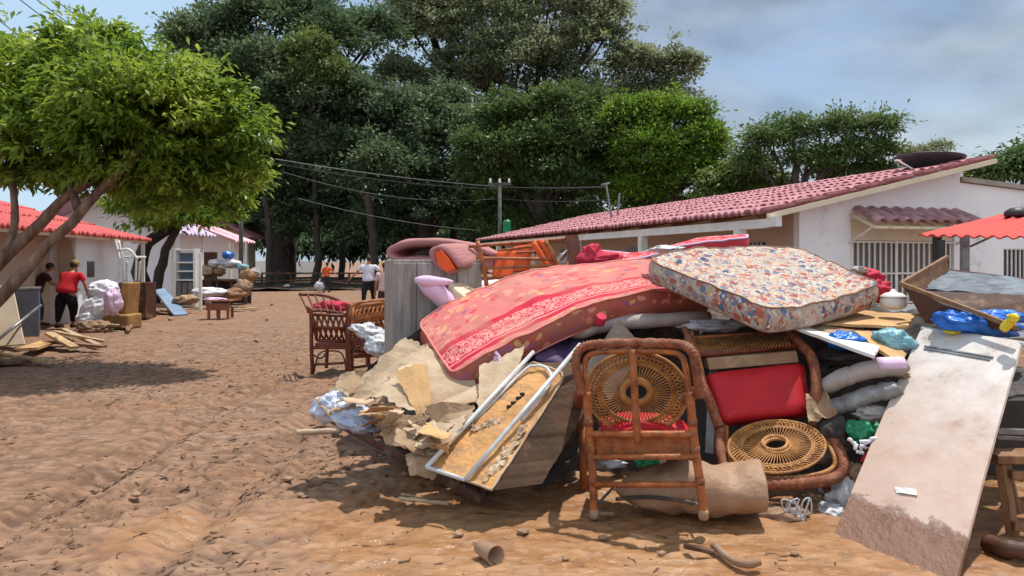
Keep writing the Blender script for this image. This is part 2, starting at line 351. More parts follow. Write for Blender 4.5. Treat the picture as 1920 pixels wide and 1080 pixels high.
M['white_bag'] = mat('white plastic sack', srgb(218, 218, 220), srgb(176, 178, 182), 5, .4, .9, 11, mud=.2, trans=.1)
M['white_cloth'] = mat('white cloth', srgb(236, 234, 238), srgb(206, 204, 214), 4, .85, .8, 12, mud=.12)
M['blue_bag'] = mat('blue plastic', srgb(40, 124, 214), srgb(26, 84, 176), 5, .35, .9, 11, mud=.18)
M['cyan_bag'] = mat('pale blue plastic', srgb(140, 190, 196), srgb(96, 140, 156), 5, .4, .9, 11, mud=.3)
M['green_bag'] = mat('green plastic', srgb(30, 140, 92), srgb(16, 96, 62), 5, .35, .9, 11, mud=.25)
M['red_fab'] = mat('bright red fabric', srgb(196, 22, 34), srgb(168, 14, 26), 3, .6, .12, 60, mud=.14, mudscale=7)
M['red_cloth'] = mat('crimson cloth', srgb(206, 60, 84), srgb(176, 38, 58), 4, .85, .8, 12, mud=.12)
M['orange_fab'] = mat('orange cushion cloth', srgb(226, 96, 40), srgb(200, 74, 30), 4, .8, .2, 40, mud=.1)
M['lilac_fab'] = mat('pale lilac fabric', srgb(226, 196, 222), srgb(206, 176, 204), 3, .9, .2, 30)
M['purple_fab'] = mat('purple fabric', srgb(96, 72, 112), srgb(66, 48, 82), 3, .7, .2, 30)
M['grey_roll'] = mat('grey dirty foam', srgb(178, 168, 162), srgb(128, 116, 110), 3, .7, .3, 20, mud=.4)
M['black'] = mat('black lacquer', (.018, .017, .016), (.035, .03, .027), 3, .5, .2, 30, mud=.14)
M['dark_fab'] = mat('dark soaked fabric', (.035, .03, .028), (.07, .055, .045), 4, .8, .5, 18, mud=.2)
M['metal'] = mat('white tube metal', srgb(214, 216, 216), srgb(176, 176, 174), 6, .32, .05, 30, mud=.15, spec=.6)
M['steel'] = mat('dull steel', srgb(150, 152, 154), srgb(112, 112, 112), 6, .35, .1, 30, mud=.15, metal=.6)
M['grey_cab'] = mat('grey weathered cabinet panel', srgb(172, 166, 160), srgb(124, 116, 108), 3, .6, .2, 30, stretch=(6, 6, .8), mud=.25)
M['rope'] = mat('muddy rag', srgb(160, 132, 108), srgb(110, 84, 62), 6, .8, .5, 30, mud=.6)
M['concrete'] = mat('pale concrete', srgb(176, 168, 156), srgb(146, 138, 126), 3, .9, .4, 30)
M['wire'] = mat('black cable', (.09, .095, .095), (.06, .06, .06), 3, .5, 0)
M['skin'] = mat('skin', srgb(176, 120, 92), srgb(160, 104, 78), 6, .55, .05, 40)
M['hair'] = mat('dark hair', (.02, .014, .01), (.035, .022, .016), 30, .6, .3, 80)
M['mud_fab'] = mat('mud caked cushion', (.36, .22, .135, 1), (.29, .165, .095, 1), 5, .62, .5, 22, mud=.5, mudscale=6)
# ---------------------------------------------------------------- buildings
def tile_roof(name, O, r, e, t0, t1, s0, s1, zf, m, parent, pitch=.30, amp=.045, th=.05, course=.9, seed=1):
    """corrugated clay tile plane: waves run along s, ridges climb along t, stepped in courses"""
    O, r, e = Vector(O), Vector(r), Vector(e); g = G(); rs = np.random.RandomState(seed)
    ns = int(abs(s1 - s0) / pitch * 6); ncourse = max(1, int(round((t1 - t0) / course))); ct = (t1 - t0) / ncourse
    rows = []
    for c in range(ncourse):
        rows.append((t0 + c * ct - .04, .035)); rows.append((t0 + (c + 1) * ct, -.0))
    jit = rs.rand(ncourse, int(abs(s1 - s0) / pitch) + 3)
    top = []
    for k, (t, dz) in enumerate(rows):
        for i in range(ns + 1):
            s = s0 + (s1 - s0) * i / ns; ph = (s - s0) / (pitch if s1 > s0 else -pitch)
            j = jit[k // 2, int(ph)]
            wv = amp * (abs(math.cos(math.pi * ph)) * 2 - 1)
            tt = t + ((j - .5) * .07 if k % 2 == 0 else 0)
            top.append(O + r * tt + e * s + Vector((0, 0, zf(t) + wv + dz + (j - .5) * .02)))
    w_ = ns + 1; nr = len(rows); n0 = len(top); bot = [p - Vector((0, 0, th)) for p in top]; fs = []
    flip = r.cross(e).z * (1 if s1 > s0 else -1) > 0
    for j in range(nr - 1):
        for i in range(ns):
            q = (j * w_ + i, (j + 1) * w_ + i, (j + 1) * w_ + i + 1, j * w_ + i + 1)
            if flip: q = q[::-1]
            fs.append(q); fs.append(tuple(x + n0 for x in q[::-1]))
    ed = [i for i in range(ns)] + [j * w_ + ns for j in range(nr - 1)] + [(nr - 1) * w_ + i for i in range(ns, 0, -1)] + [j * w_ for j in range(nr - 1, 0, -1)]
    for k in range(len(ed)):
        p, q = ed[k], ed[(k + 1) % len(ed)]; fs.append((p, q, q + n0, p + n0))
    g.add(top + bot, fs); return g.build(name, m, parent)

O1 = Vector((4.33, 12.9, 0)); r1 = Vector((.955, .297, 0)); e1 = Vector((-.297, .955, 0))
def hp(t, s, z): return O1 + r1 * t + e1 * s + Vector((0, 0, z))
zr = lambda t: 2.4 + .224 * t
H = thing('row_house', 'long low white house with faded pink tiled roof behind the mattress heap', 'house', tuple(hp(2.5, 5, 0)))
tile_roof('roof', O1, r1, e1, 0, 5.2, -.05, 19.6, lambda t: zr(t) + .05, M['tile_pink'], H, pitch=.215, amp=.03, course=.62)
g = G()
def wallpoly(g, ts, zs_top, s, th=.16, z0=-.1, hole=None):
    """wall along r at s from ts[0]..; front face towards camera; polygon prism, with optional rectangular hole split into strips"""
    def prism(ta, za0, zb0, tb, za1, zb1):
        a = [hp(ta, s, za0), hp(tb, s, zb0), hp(tb, s, zb1), hp(ta, s, za1)]; b = [p + e1 * th for p in a]
        g.add(a + b, [(0, 1, 2, 3), (7, 6, 5, 4), (0, 4, 5, 1), (1, 5, 6, 2), (2, 6, 7, 3), (3, 7, 4, 0)])
    zt = lambda t: zs_top[0] + (zs_top[1] - zs_top[0]) * (t - ts[0]) / (ts[1] - ts[0])
    if not hole: prism(ts[0], z0, z0, ts[1], zt(ts[0]), zt(ts[1])); return
    h0, h1, hz0, hz1 = hole
    prism(ts[0], z0, z0, h0, zt(ts[0]), zt(h0)); prism(h1, z0, z0, ts[1], zt(h1), zt(ts[1]))
    prism(h0, z0, z0, h1, hz0, hz0); prism(h0, hz1, hz1, h1, zt(h0), zt(h1))
wallpoly(g, (1.15, 4.95), (zr(1.15) - .06, zr(4.95) - .06), .5, hole=(2.3, 4.8, .75, 2.36))
g.build('wall', M['white_wall'], H)
g = G()   # side wall under the porch, beige
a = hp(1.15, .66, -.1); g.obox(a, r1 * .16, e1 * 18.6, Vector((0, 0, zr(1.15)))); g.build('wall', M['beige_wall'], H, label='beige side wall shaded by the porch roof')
g = G(); g.obox(hp(5.05, .66, -.1), r1 * .16, e1 * 18.6, Vector((0, 0, zr(5.05) - .05)))
g.obox(hp(1.31, 19.1, -.1), r1 * 3.74, e1 * .16, Vector((0, 0, zr(1.2) - .1))); g.build('wall', M['white_wall'], H)
# fascia boards
g = G(); p, q = hp(0.02, -.1, zr(0) - .05), hp(5.18, -.1, zr(5.18) - .05); g.beam(p, q, .03, .09); g.build('barge_board', M['cream'], H)
g = G(); g.beam(hp(.12, -.02, zr(0) - .16), hp(.12, 19.4, zr(0) - .16), .1, .16); g.beam(hp(.12, -.28, zr(0) - .14), hp(.12, -.03, zr(0) - .14), .12, .17); g.build('eave_beam', M['white_paint'], H)
for s in [.75, 4.6, 8.6, 12.6, 16.6]:
    g = G(); g.obox(hp(.03, s, -.1), r1 * .17, e1 * .17, Vector((0, 0, zr(0) - .13))); g.build('column', M['white_paint'], H)
for i in range(12):
    s = .4 + i * 1.55; g = G(); g.beam(hp(.2, s, zr(.2) - .09), hp(1.12, s, zr(1.12) - .09), .07, .1); g.build('rafter', M['wood_mid'], H)
# porch side windows
for s in (1.5, 6.5, 11.5):
    g = G(); g.obox(hp(1.12, s, 1.0), r1 * .03, e1 * 1.2, Vector((0, 0, .95))); wo = g.build('window', M['glass'], H)
    g = G()
    for k in range(9): g.tube([hp(1.085, s + .05 + k * .137, 1.0), hp(1.085, s + .05 + k * .137, 1.95)], .012, 6)
    g.build('window_bars', M['white_paint'], wo)
    wo['_w'] = H['_w']
# big window with bars
g = G(); g.obox(hp(2.3, .59, .75), r1 * 2.5, e1 * .05, Vector((0, 0, 1.22))); W = g.build('window', M['curtain'], H)
g = G()
for k in range(19):
    t = 2.36 + k * .132
    g.obox(hp(t, .54, .76), r1 * .032, e1 * .025, Vector((0, 0, 1.2)))
for z in (.77, 1.33, 1.93): g.obox(hp(2.302, .515, z), r1 * 2.496, e1 * .024, Vector((0, 0, .035)))
for t in (2.305, 3.35, 4.55): g.obox(hp(t, .50, .755), r1 * .06, e1 * .014, Vector((0, 0, 1.22)))
g.build('window_bars', M['white_paint'], W)
g = G(); g.obox(hp(2.3, .53, 1.975), r1 * 2.5, e1 * .1, Vector((0, 0, .38))); g.build('lintel_panel', M['cream'], H)
# awning over window
A = thing('tiled_awning', 'short awning of weathered clay tiles on white brackets above the barred window', 'awning', tuple(hp(3.5, .3, 2.2)))
def awn():
    g = G(); n = 9
    for k in range(n):
        t = 2.28 + (k + .5) * 2.62 / n
        for (s_a, s_b, z_a, z_b, rr) in ((.46, .14, 2.56, 2.40, .10), (.2, -.14, 2.44, 2.27, .11)):
            a, b = hp(t, s_a, z_a), hp(t, s_b, z_b)
            d = (b - a); side = r1; nrm = side.cross(d).normalized(); nrm = nrm if nrm.z > 0 else -nrm
            vs = []; ns_ = 8
            for p, r_ in ((a, rr * .85), (b, rr)):
                for q in range(ns_ + 1):
                    an = math.pi * q / ns_; vs.append(p + side * math.cos(an) * r_ * 1.3 + nrm * math.sin(an) * r_)
            for p, r_ in ((a, rr * .85 - .02), (b, rr - .02)):
                for q in range(ns_ + 1):
                    an = math.pi * q / ns_; vs.append(p + side * math.cos(an) * r_ * 1.3 + nrm * math.sin(an) * r_)
            w_ = ns_ + 1; fs = []
            for q in range(ns_):
                fs += [(q, q + 1, w_ + q + 1, w_ + q), (2 * w_ + q + 1, 2 * w_ + q, 3 * w_ + q, 3 * w_ + q + 1), (w_ + q, w_ + q + 1, 3 * w_ + q + 1, 3 * w_ + q), (q + 1, q, 2 * w_ + q, 2 * w_ + q + 1)]
            g.add(vs, fs)
    return g
awn().build('tile_cover', mat('weathered awning tile', srgb(186, 150, 152), srgb(132, 92, 98), 4, .85, .4, 30, mud=.25), A)
g = G()
for k in range(8):
    t = 2.28 + k * 2.62 / 7.2; g.beam(hp(t, .46, 2.46), hp(t, -.12, 2.2), .04, .05)
g.beam(hp(2.25, -.08, 2.20), hp(4.9, -.08, 2.20), .05, .05); g.build('rafter_frame', M['cream'], A)
for t in (2.27, 4.86):
    g = G(); g.beam(hp(t, .49, 1.92), hp(t, -.06, 2.19), .035, .035); g.build('bracket', M['white_paint'], A)
# right wing: lower white building joined on
HW = thing('house_wing', 'lower white house wing with plain coping at the right edge of frame', 'house', tuple(hp(8, 2, 0)))
g = G(); wallpoly(g, (4.952, 11), (3.16, 2.75), .56, hole=(6.15, 7.6, 1.0, 1.85))
g.build('wall', M['white_wall'], HW)
g = G(); g.beam(hp(4.98, .6, 3.22), hp(11, .6, 2.79), .26, .09); g.build('coping', M['concrete'], HW)
g = G(); g.obox(hp(6.15, .62, 1.0), r1 * 1.45, e1 * .04, Vector((0, 0, .85))); W2 = g.build('window', M['glass'], HW)
g = G()
for k in range(13): g.obox(hp(6.17 + k * .115, .58, 1.0), r1 * .028, e1 * .02, Vector((0, 0, .85)))
for z in (1.0, 1.82): g.obox(hp(6.15, .565, z), r1 * 1.45, e1 * .012, Vector((0, 0, .03)))
g.build('window_bars', M['white_paint'], W2)
g = G(); g.obox(hp(4.98, 19, -.1), r1 * 6, e1 * .15, Vector((0, 0, 2.9))); g.obox(hp(10.9, .7, -.1), r1 * .12, e1 * 18.2, Vector((0, 0, 2.8))); g.build('wall', M['white_wall'], HW)

# satellite dish on the roof
dc = at(1742, 308, 15.2); SD = thing('satellite_dish', 'large dark satellite dish lying back on the pink tiled roof', 'satellite dish', tuple(dc - Vector((0, 0, .25))))
ax = Vector((.05, .04, 1)).normalized()
g = G(); pf = [(.02 + .64 * k / 10, .26 * (k / 10) ** 2) for k in range(11)]; g.lathe(dc - ax * .12, pf + [(q, z - .015) for q, z in pf[::-1]], 36, ax)
g.build('reflector', mat('dark dish mesh', (.06, .06, .065), (.035, .035, .04), 5, .5, .1, 30), SD, smooth=True)
g = G(); g.tube([dc + Vector((-.62, -.1, .06)), dc + Vector((-.82, -.25, .04))], .02, 8); g.tube([dc + Vector((-.8, -.28, .05)), dc + Vector((-.5, -.3, -.13))], .018, 8); g.build('feed_arm', M['white_paint'], SD)
g = G(); g.tube([dc - ax * .06, Vector((dc.x, dc.y, zr(4.3) - .1))], .035, 8); g.build('mast', M['steel'], SD)

# red canopy at right
RC = thing('patio_canopy', 'bright red corrugated patio canopy on thin posts at the right edge', 'canopy', tuple(at(1850, 620, 10)))
p0, p1 = at(1722, 440, 10.4), at(1990, 446, 8.6); q0, q1 = at(1880, 402, 12.2), at(2120, 384, 10.4)
g = G(); nw = 66; tops = []
for j in range(2):
    for i in range(nw + 1):
        u = i / nw; p = (p0.lerp(p1, u) if j == 0 else q0.lerp(q1, u)) + Vector((0, 0, .018 * math.sin(u * nw * math.pi / 3 * 1.0))); tops.append(p)
w_ = nw + 1; bots = [p - Vector((0, 0, .02)) for p in tops]; fs = []
for i in range(nw):
    fs += [(i, i + 1, w_ + i + 1, w_ + i), (2 * w_ + i + 1, 2 * w_ + i, 3 * w_ + i, 3 * w_ + i + 1), (i, 2 * w_ + i, 2 * w_ + i + 1, i + 1), (w_ + i, w_ + i + 1, 3 * w_ + i + 1, 3 * w_ + i)]
fs += [(0, w_, 3 * w_, 2 * w_), (nw, 2 * w_ + nw, 3 * w_ + nw, w_ + nw)]
g.add(tops + bots, fs); g.build('roof_sheet', mat('red roof plastic', srgb(214, 78, 62), srgb(196, 62, 54), 1.2, .5, .1, 20), RC)
for (px, D, m_, wd) in ((1760, 10.6, 'black', .09), (1812, 10.9, 'steel', .1), (1960, 9.0, 'steel', .08)):
    u = at(px, 440, D); g = G(); g.obox(Vector((u.x - wd / 2, D, 0)), (wd, 0, 0), (0, .08, 0), (0, 0, u.z + .03)); g.build('post', M[m_], RC)
g = G(); g.tube([at(1820, 462, 10.85), at(1868, 440, 10.3)], .015, 6); g.build('brace', M['steel'], RC)
g = G(); dv = at(1908, 398, 11.2); g.lathe(dv - Vector((0, 0, .02)), [(.001, .1), (.1, .085), (.17, .03), (.18, -.02), (.17, -.04)][::-1], 24); g.build('rubber_tub', M['black'], smooth=True, label='dark round tub upside down on the red canopy', cat='tub')

# roof antenna poles
for k, (px, D, pt, lean, lab) in enumerate(((1148, 24, 345, -.2, 'taller thin grey pole leaning on the far end of the pink roof'), (1157, 24.4, 362, .08, 'shorter thin grey pole beside the taller one on the pink roof'))):
    b = at(px, 402, D); g = G(); t = Vector((b.x + lean, b.y, at(px, pt, D).z)); b.z -= .25
    g.tube([b, t], .035, 8); 
    if k == 0: g.tube([t + Vector((-.16, 0, -.03)), t + Vector((.12, 0, .03))], .03, 8)
    g.build('antenna_pole', M['steel'], label=lab, cat='pole')

# ---- left houses
O2 = Vector((-11.83, 24, 0)); e2 = Vector((-.20, .98, 0)).normalized(); r2 = Vector((-.98, -.20, 0)).normalized()
def lp(t, s, z): return O2 + r2 * t + e2 * s + Vector((0, 0, z))
zl = lambda t: 2.28 + .27 * t
LH = thing('red_roof_house', 'white house with bright red roof behind the leaning tree at left', 'house', tuple(lp(2, -8, 0)))
tile_roof('roof', O2, r2, e2, -.1, 5, -16, .3, zl, M['tile_red'], LH, pitch=.25, amp=.035, course=1.6)
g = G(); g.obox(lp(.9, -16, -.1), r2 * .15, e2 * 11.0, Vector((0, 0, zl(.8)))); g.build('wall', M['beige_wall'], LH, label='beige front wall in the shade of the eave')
g = G(); g.obox(lp(.3, -5, -.1), r2 * .15, e2 * 3.9, Vector((0, 0, zl(.3)-.02))); g.obox(lp(.45, -5, -.1), r2 * 4.4, e2 * .15, Vector((0, 0, zl(.3)-.02))); g.obox(lp(.45, -1.25, -.1), r2 * 4.4, e2 * .15, Vector((0, 0, zl(.3)-.02))); g.build('wall', M['white_wall'], LH)
g = G(); g.obox(lp(.275, -4.2, 1.15), r2 * .03, e2 * .5, Vector((0, 0, .42))); g.build('window', M['glass'], LH)
g = G(); g.obox(lp(.86, -9.2, 0), r2 * .04, e2 * .95, Vector((0, 0, 2.0))); dd = g.build('door', M['wood_mid'], LH)
g = G()
for a_, b_ in ((-9.28, .08), (-8.25, .08)): g.obox(lp(.84, a_, 0), r2 * .06, e2 * b_, Vector((0, 0, 2.08)))
g.obox(lp(.84, -9.2, 2.0), r2 * .06, e2 * .95, Vector((0, 0, .08))); g.build('door_frame', M['white_paint'], LH)
g = G(); g.obox(lp(.86, -12.6, .9), r2 * .04, e2 * 1.6, Vector((0, 0, 1.0))); ww = g.build('window', M['glass'], LH)
g = G(); g.obox(lp(-.05, -16, zl(0) - .13), r2 * .04, e2 * 16.2, Vector((0, 0, .1))); g.build('fascia', M['cream'], LH)
g = G(); g.obox(lp(.02, .1, -.1), r2 * .1, e2 * .1, Vector((0, 0, 2.3))); g.build('porch_post', M['white_paint'], LH)
g = G(); g.beam(lp(.05, -1.0, 2.17), lp(.05, .2, 2.17), .08, .1); g.build('porch_beam', M['white_paint'], LH)
g = G(); g.obox(lp(.9, .02, .0), r2 * 3.5, e2 * .1, Vector((0, 0, 2.1))); g.build('wall', M['wood_dark'], LH, label='dark brown boarded end wall')

def small_house(name, label, cx, D, wd, dp, ez, rz, m_, wall='white_wall', eav=.5, posts=True):
    b = at(cx, 488, D); T = thing(name, label, 'house', (b.x, D, 0)); O = Vector((b.x - wd / 2, D, 0)); X = Vector((1, 0, 0)); Y = Vector((.0, 1, 0))
    tile_roof('roof', O, X, Y, -eav, wd / 2, -eav, dp, lambda t: ez + (rz - ez) * (t + eav) / (wd / 2 + eav), m_, T, pitch=.4, amp=.05, course=1.5)
    O_ = Vector((b.x + wd / 2, D, 0)); tile_roof('roof', O_, -X, Y, -eav, wd / 2, -eav, dp, lambda t: ez + (rz - ez) * (t + eav) / (wd / 2 + eav), m_, T, pitch=.4, amp=.05, course=1.5)
    g = G(); z1 = ez + (rz - ez) * eav / (wd / 2 + eav) - .06
    def wl(y):
        a = [Vector((b.x - wd / 2, y, -.1)), Vector((b.x + wd / 2, y, -.1)), Vector((b.x + wd / 2, y, z1)), Vector((b.x, y, rz - .1)), Vector((b.x - wd / 2, y, z1))]
        c = [p + Vector((0, .15, 0)) for p in a]; g.add(a + c, [(0, 1, 2, 3, 4), (9, 8, 7, 6, 5)] + [(i, i + 5, (i + 1) % 5 + 5, (i + 1) % 5) for i in range(5)])
    wl(D + .9); wl(D + dp - .3)
    for x in (b.x - wd / 2, b.x + wd / 2 - .15): g.obox(Vector((x, D + 1.05, -.1)), (.15, 0, 0), (0, dp - 1.4, 0), (0, 0, z1))
    g.build('wall', M[wall], T)
    g = G(); g.obox(Vector((b.x - .2, D + .87, .0)), (.85, 0, 0), (0, .03, 0), (0, 0, 2.0)); g.build('door', M['wood_dark'], T)
    g = G(); g.obox(Vector((b.x - wd * .36, D + .87, .9)), (.9, 0, 0), (0, .03, 0), (0, 0, 1.0)); g.build('window', M['glass'], T)
    if posts:
        for x in (b.x - wd / 2 - eav + .2, b.x + wd / 2 + eav - .3): g = G(); g.obox(Vector((x, D - eav + .1, -.1)), (.12, 0, 0), (0, .12, 0), (0, 0, ez + .05)); g.build('porch_post', M['white_paint'], T)
    return T
small_house('lilac_roof_house', 'house with pale lilac gable roof glimpsed through the tree at left', 175, 31, 6.4, 3.5, 2.7, 4.35, M['tile_lilac'])
small_house('small_porch_house', 'white house with pink and white tiled roof behind the second tree', 368, 36, 3.0, 2.4, 2.5, 3.3, mat('pink white tile', srgb(214, 112, 124), srgb(226, 206, 216), 1.2, .7, .2, 20, stretch=(.2, 3, 1)))
small_house('far_porch_house', 'farthest house at left with a pink gable porch beside the utility pole', 422, 46, 2.2, 2.4, 3.0, 3.9, M['tile_pink'], 'cream', eav=.6)
# far pale wall beyond the trees
g = G(); g.obox(at(470, 480, 75) * 1, (12, 0, 0), (0, .3, 0), (0, 0, .1)); 
g = G(); g.obox(Vector((-30, 82, -.2)), (8.5, .5, 0), (0, .3, 0), (0, 0, 1.7)); g.build('boundary_wall', M['white_wall'], label='pale boundary wall glimpsed low between the far dark trees', cat='wall')

# ---------------------------------------------------------------- foliage
def leaf_mat(name, cols, rough=.45, tr=.3, scale=.9):
    m = bpy.data.materials.new(name); m.use_nodes = True; t = m.node_tree; n = t.nodes; l = t.links; p = n['Principled BSDF']
    ge = n.new('ShaderNodeNewGeometry'); r = n.new('ShaderNodeValToRGB'); co = n.new('ShaderNodeTexCoord')
    ns = n.new('ShaderNodeTexNoise'); ns.inputs['Scale'].default_value = scale; ns.inputs['Detail'].default_value = 3; l.new(co.outputs['Object'], ns.inputs['Vector'])
    a = n.new('ShaderNodeMath'); a.operation = 'MULTIPLY_ADD'; a.inputs[1].default_value = .45; l.new(ge.outputs['Random Per Island'], a.inputs[0]); 
    b = n.new('ShaderNodeMath'); b.operation = 'MULTIPLY_ADD'; b.inputs[1].default_value = 1.8; b.inputs[2].default_value = -.62; l.new(ns.outputs[0], b.inputs[0]); l.new(b.outputs[0], a.inputs[2])
    l.new(a.outputs[0], r.inputs[0]); e = r.color_ramp.elements
    e[0].color = (*cols[0], 1); e[1].color = (*cols[-1], 1)
    for i, c in enumerate(cols[1:-1]): x = e.new((i + 1) / (len(cols) - 1)); x.color = (*c, 1)
    l.new(r.outputs[0], p.inputs['Base Color']); p.inputs['Roughness'].default_value = rough; p.inputs['Specular IOR Level'].default_value = .35
    ts = n.new('ShaderNodeBsdfTranslucent'); hs = n.new('ShaderNodeHueSaturation'); hs.inputs['Value'].default_value = 1.5; hs.inputs['Hue'].default_value = .485; l.new(r.outputs[0], hs.inputs['Color']); l.new(hs.outputs[0], ts.inputs[0])
    ms = n.new('ShaderNodeMixShader'); ms.inputs[0].default_value = tr; l.new(p.outputs[0], ms.inputs[1]); l.new(ts.outputs[0], ms.inputs[2]); l.new(ms.outputs[0], n['Material Output'].inputs[0])
    return m
def leaves(lobes, n, size, rs, clump=.45, droop=.35, aspect=.42, cl_n=26, shell=.55, spray=.10):
    """lobes: (center, radii, weight). Returns verts, faces arrays"""
    W = np.array([l[2] if len(l) > 2 else l[1][0] * l[1][2] for l in lobes], float); W /= W.sum()
    C = []; 
    for (l, wt) in zip(lobes, W):
        k = max(3, int(n * wt / cl_n)); d = rs.normal(size=(k, 3)); d /= np.linalg.norm(d, axis=1)[:, None]
        d[:, 2] = np.where(d[:, 2] < -.35, -d[:, 2] * .7, d[:, 2])
        rr = shell + (1 - shell) * rs.rand(k) ** .6
        rr *= 1 + .16 * np.sin(d[:, 0] * 5 + l[0][0]) * np.cos(d[:, 2] * 6 + l[0][1])
        rr = np.where(rs.rand(k) < spray, rr * (1.1 + .38 * rs.rand(k)), rr)
        c = np.array(l[0])[None] + d * rr[:, None] * np.array(l[1])[None]; C.append(np.concatenate([c, d], 1))
    C = np.concatenate(C); m = len(C); csz = clump * (.6 + .8 * rs.rand(m))
    idx = np.repeat(np.arange(m), cl_n); N_ = len(idx)
    off = rs.normal(size=(N_, 3)) * .36; off[:, 2] *= .62
    cen = C[idx, :3] + off * csz[idx][:, None]
    out = C[idx, 3:] * .6 + off / (np.linalg.norm(off, axis=1)[:, None] + .1) * .8 + rs.normal(size=(N_, 3)) * .45; out[:, 2] -= droop
    a = out / np.linalg.norm(out, axis=1)[:, None]
    up = rs.normal(size=(N_, 3)) * .5 + np.array([0, 0, 1.0]); b = np.cross(a, up); b /= np.linalg.norm(b, axis=1)[:, None] + 1e-9
    nn = np.cross(b, a)
    L_ = size * (.6 + .8 * rs.rand(N_)); Wd = L_ * aspect
    v = np.stack([cen - a * L_[:, None] * .5, cen + b * Wd[:, None] * .5 + nn * (L_ * .06)[:, None] , cen + a * L_[:, None] * .5 - np.array([0, 0, 1]) * (L_ * .12)[:, None], cen - b * Wd[:, None] * .5 + nn * (L_ * .06)[:, None]], 1)
    return v.reshape(-1, 3), N_
def leaf_obj(name, lobes, n, size, m, parent, seed=0, **k):
    rs = np.random.RandomState(seed); v, N_ = leaves(lobes, n, size, rs, **k); org = np.array(parent['_w'])
    me = bpy.data.meshes.new(name); me.vertices.add(len(v)); me.vertices.foreach_set('co', (v - org).astype(np.float32).ravel())
    me.loops.add(len(v)); me.loops.foreach_set('vertex_index', np.arange(len(v), dtype=np.int32)); me.polygons.add(N_)
    me.polygons.foreach_set('loop_start', (np.arange(N_) * 4).astype(np.int32)); me.polygons.foreach_set('loop_total', np.full(N_, 4, np.int32)); me.update()
    me.materials.append(m); o = bpy.data.objects.new(name, me); COL.objects.link(o); o.parent = parent; o['_w'] = tuple(parent['_w']); return o
bark = mat('grey brown bark', srgb(150, 122, 104), srgb(84, 62, 50), 3, .9, .9, 26, stretch=(3, 3, .6), detail=9)
bark_d = mat('dark bark', (.035, .026, .02), (.06, .045, .035), 3, .9, .6, 14)
def trunk_g(g, paths, seg=12):
    for pts, r0, r1_ in paths:
        P = spline(pts, 14 if len(pts) > 2 else 5); n = len(P)
        P = [p + Vector((noise.noise(p * 2.1), noise.noise(p * 2.1 + Vector((9, 0, 0))), 0)) * r0 * .6 for p in P]
        rr = [(r0 + (r1_ - r0) * i / (n - 1)) * (1 + .12 * noise.noise(p * 4)) for i, p in enumerate(P)]; rr[0] *= 1.15
        g.tube(P, rr, seg)

LM_near = leaf_mat('fresh green leaves', [(.05, .11, .018), (.12, .21, .025), (.21, .31, .04), (.34, .41, .08)], .36, .45, 1.4)
LM_dark = leaf_mat('dark evergreen leaves', [(.04, .07, .035), (.065, .11, .05), (.11, .165, .08), (.17, .22, .10)], .5, .35, .25)
LM_yel = leaf_mat('mid green feathery leaves', [(.05, .085, .02), (.09, .14, .035), (.14, .20, .05), (.20, .26, .07)], .5, .35, .3)
LM_olive = leaf_mat('olive grey leaves', [(.085, .11, .055), (.145, .175, .09), (.22, .255, .14), (.31, .32, .19)], .6, .4, .3)
LM_bright = leaf_mat('bright green leaves', [(.045, .095, .014), (.08, .16, .02), (.14, .24, .03), (.22, .33, .045)], .5, .38, .35)
LM_mid = leaf_mat('mid green leaves', [(.035, .07, .018), (.06, .11, .03), (.10, .16, .05), (.15, .21, .07)], .5, .33, .3)

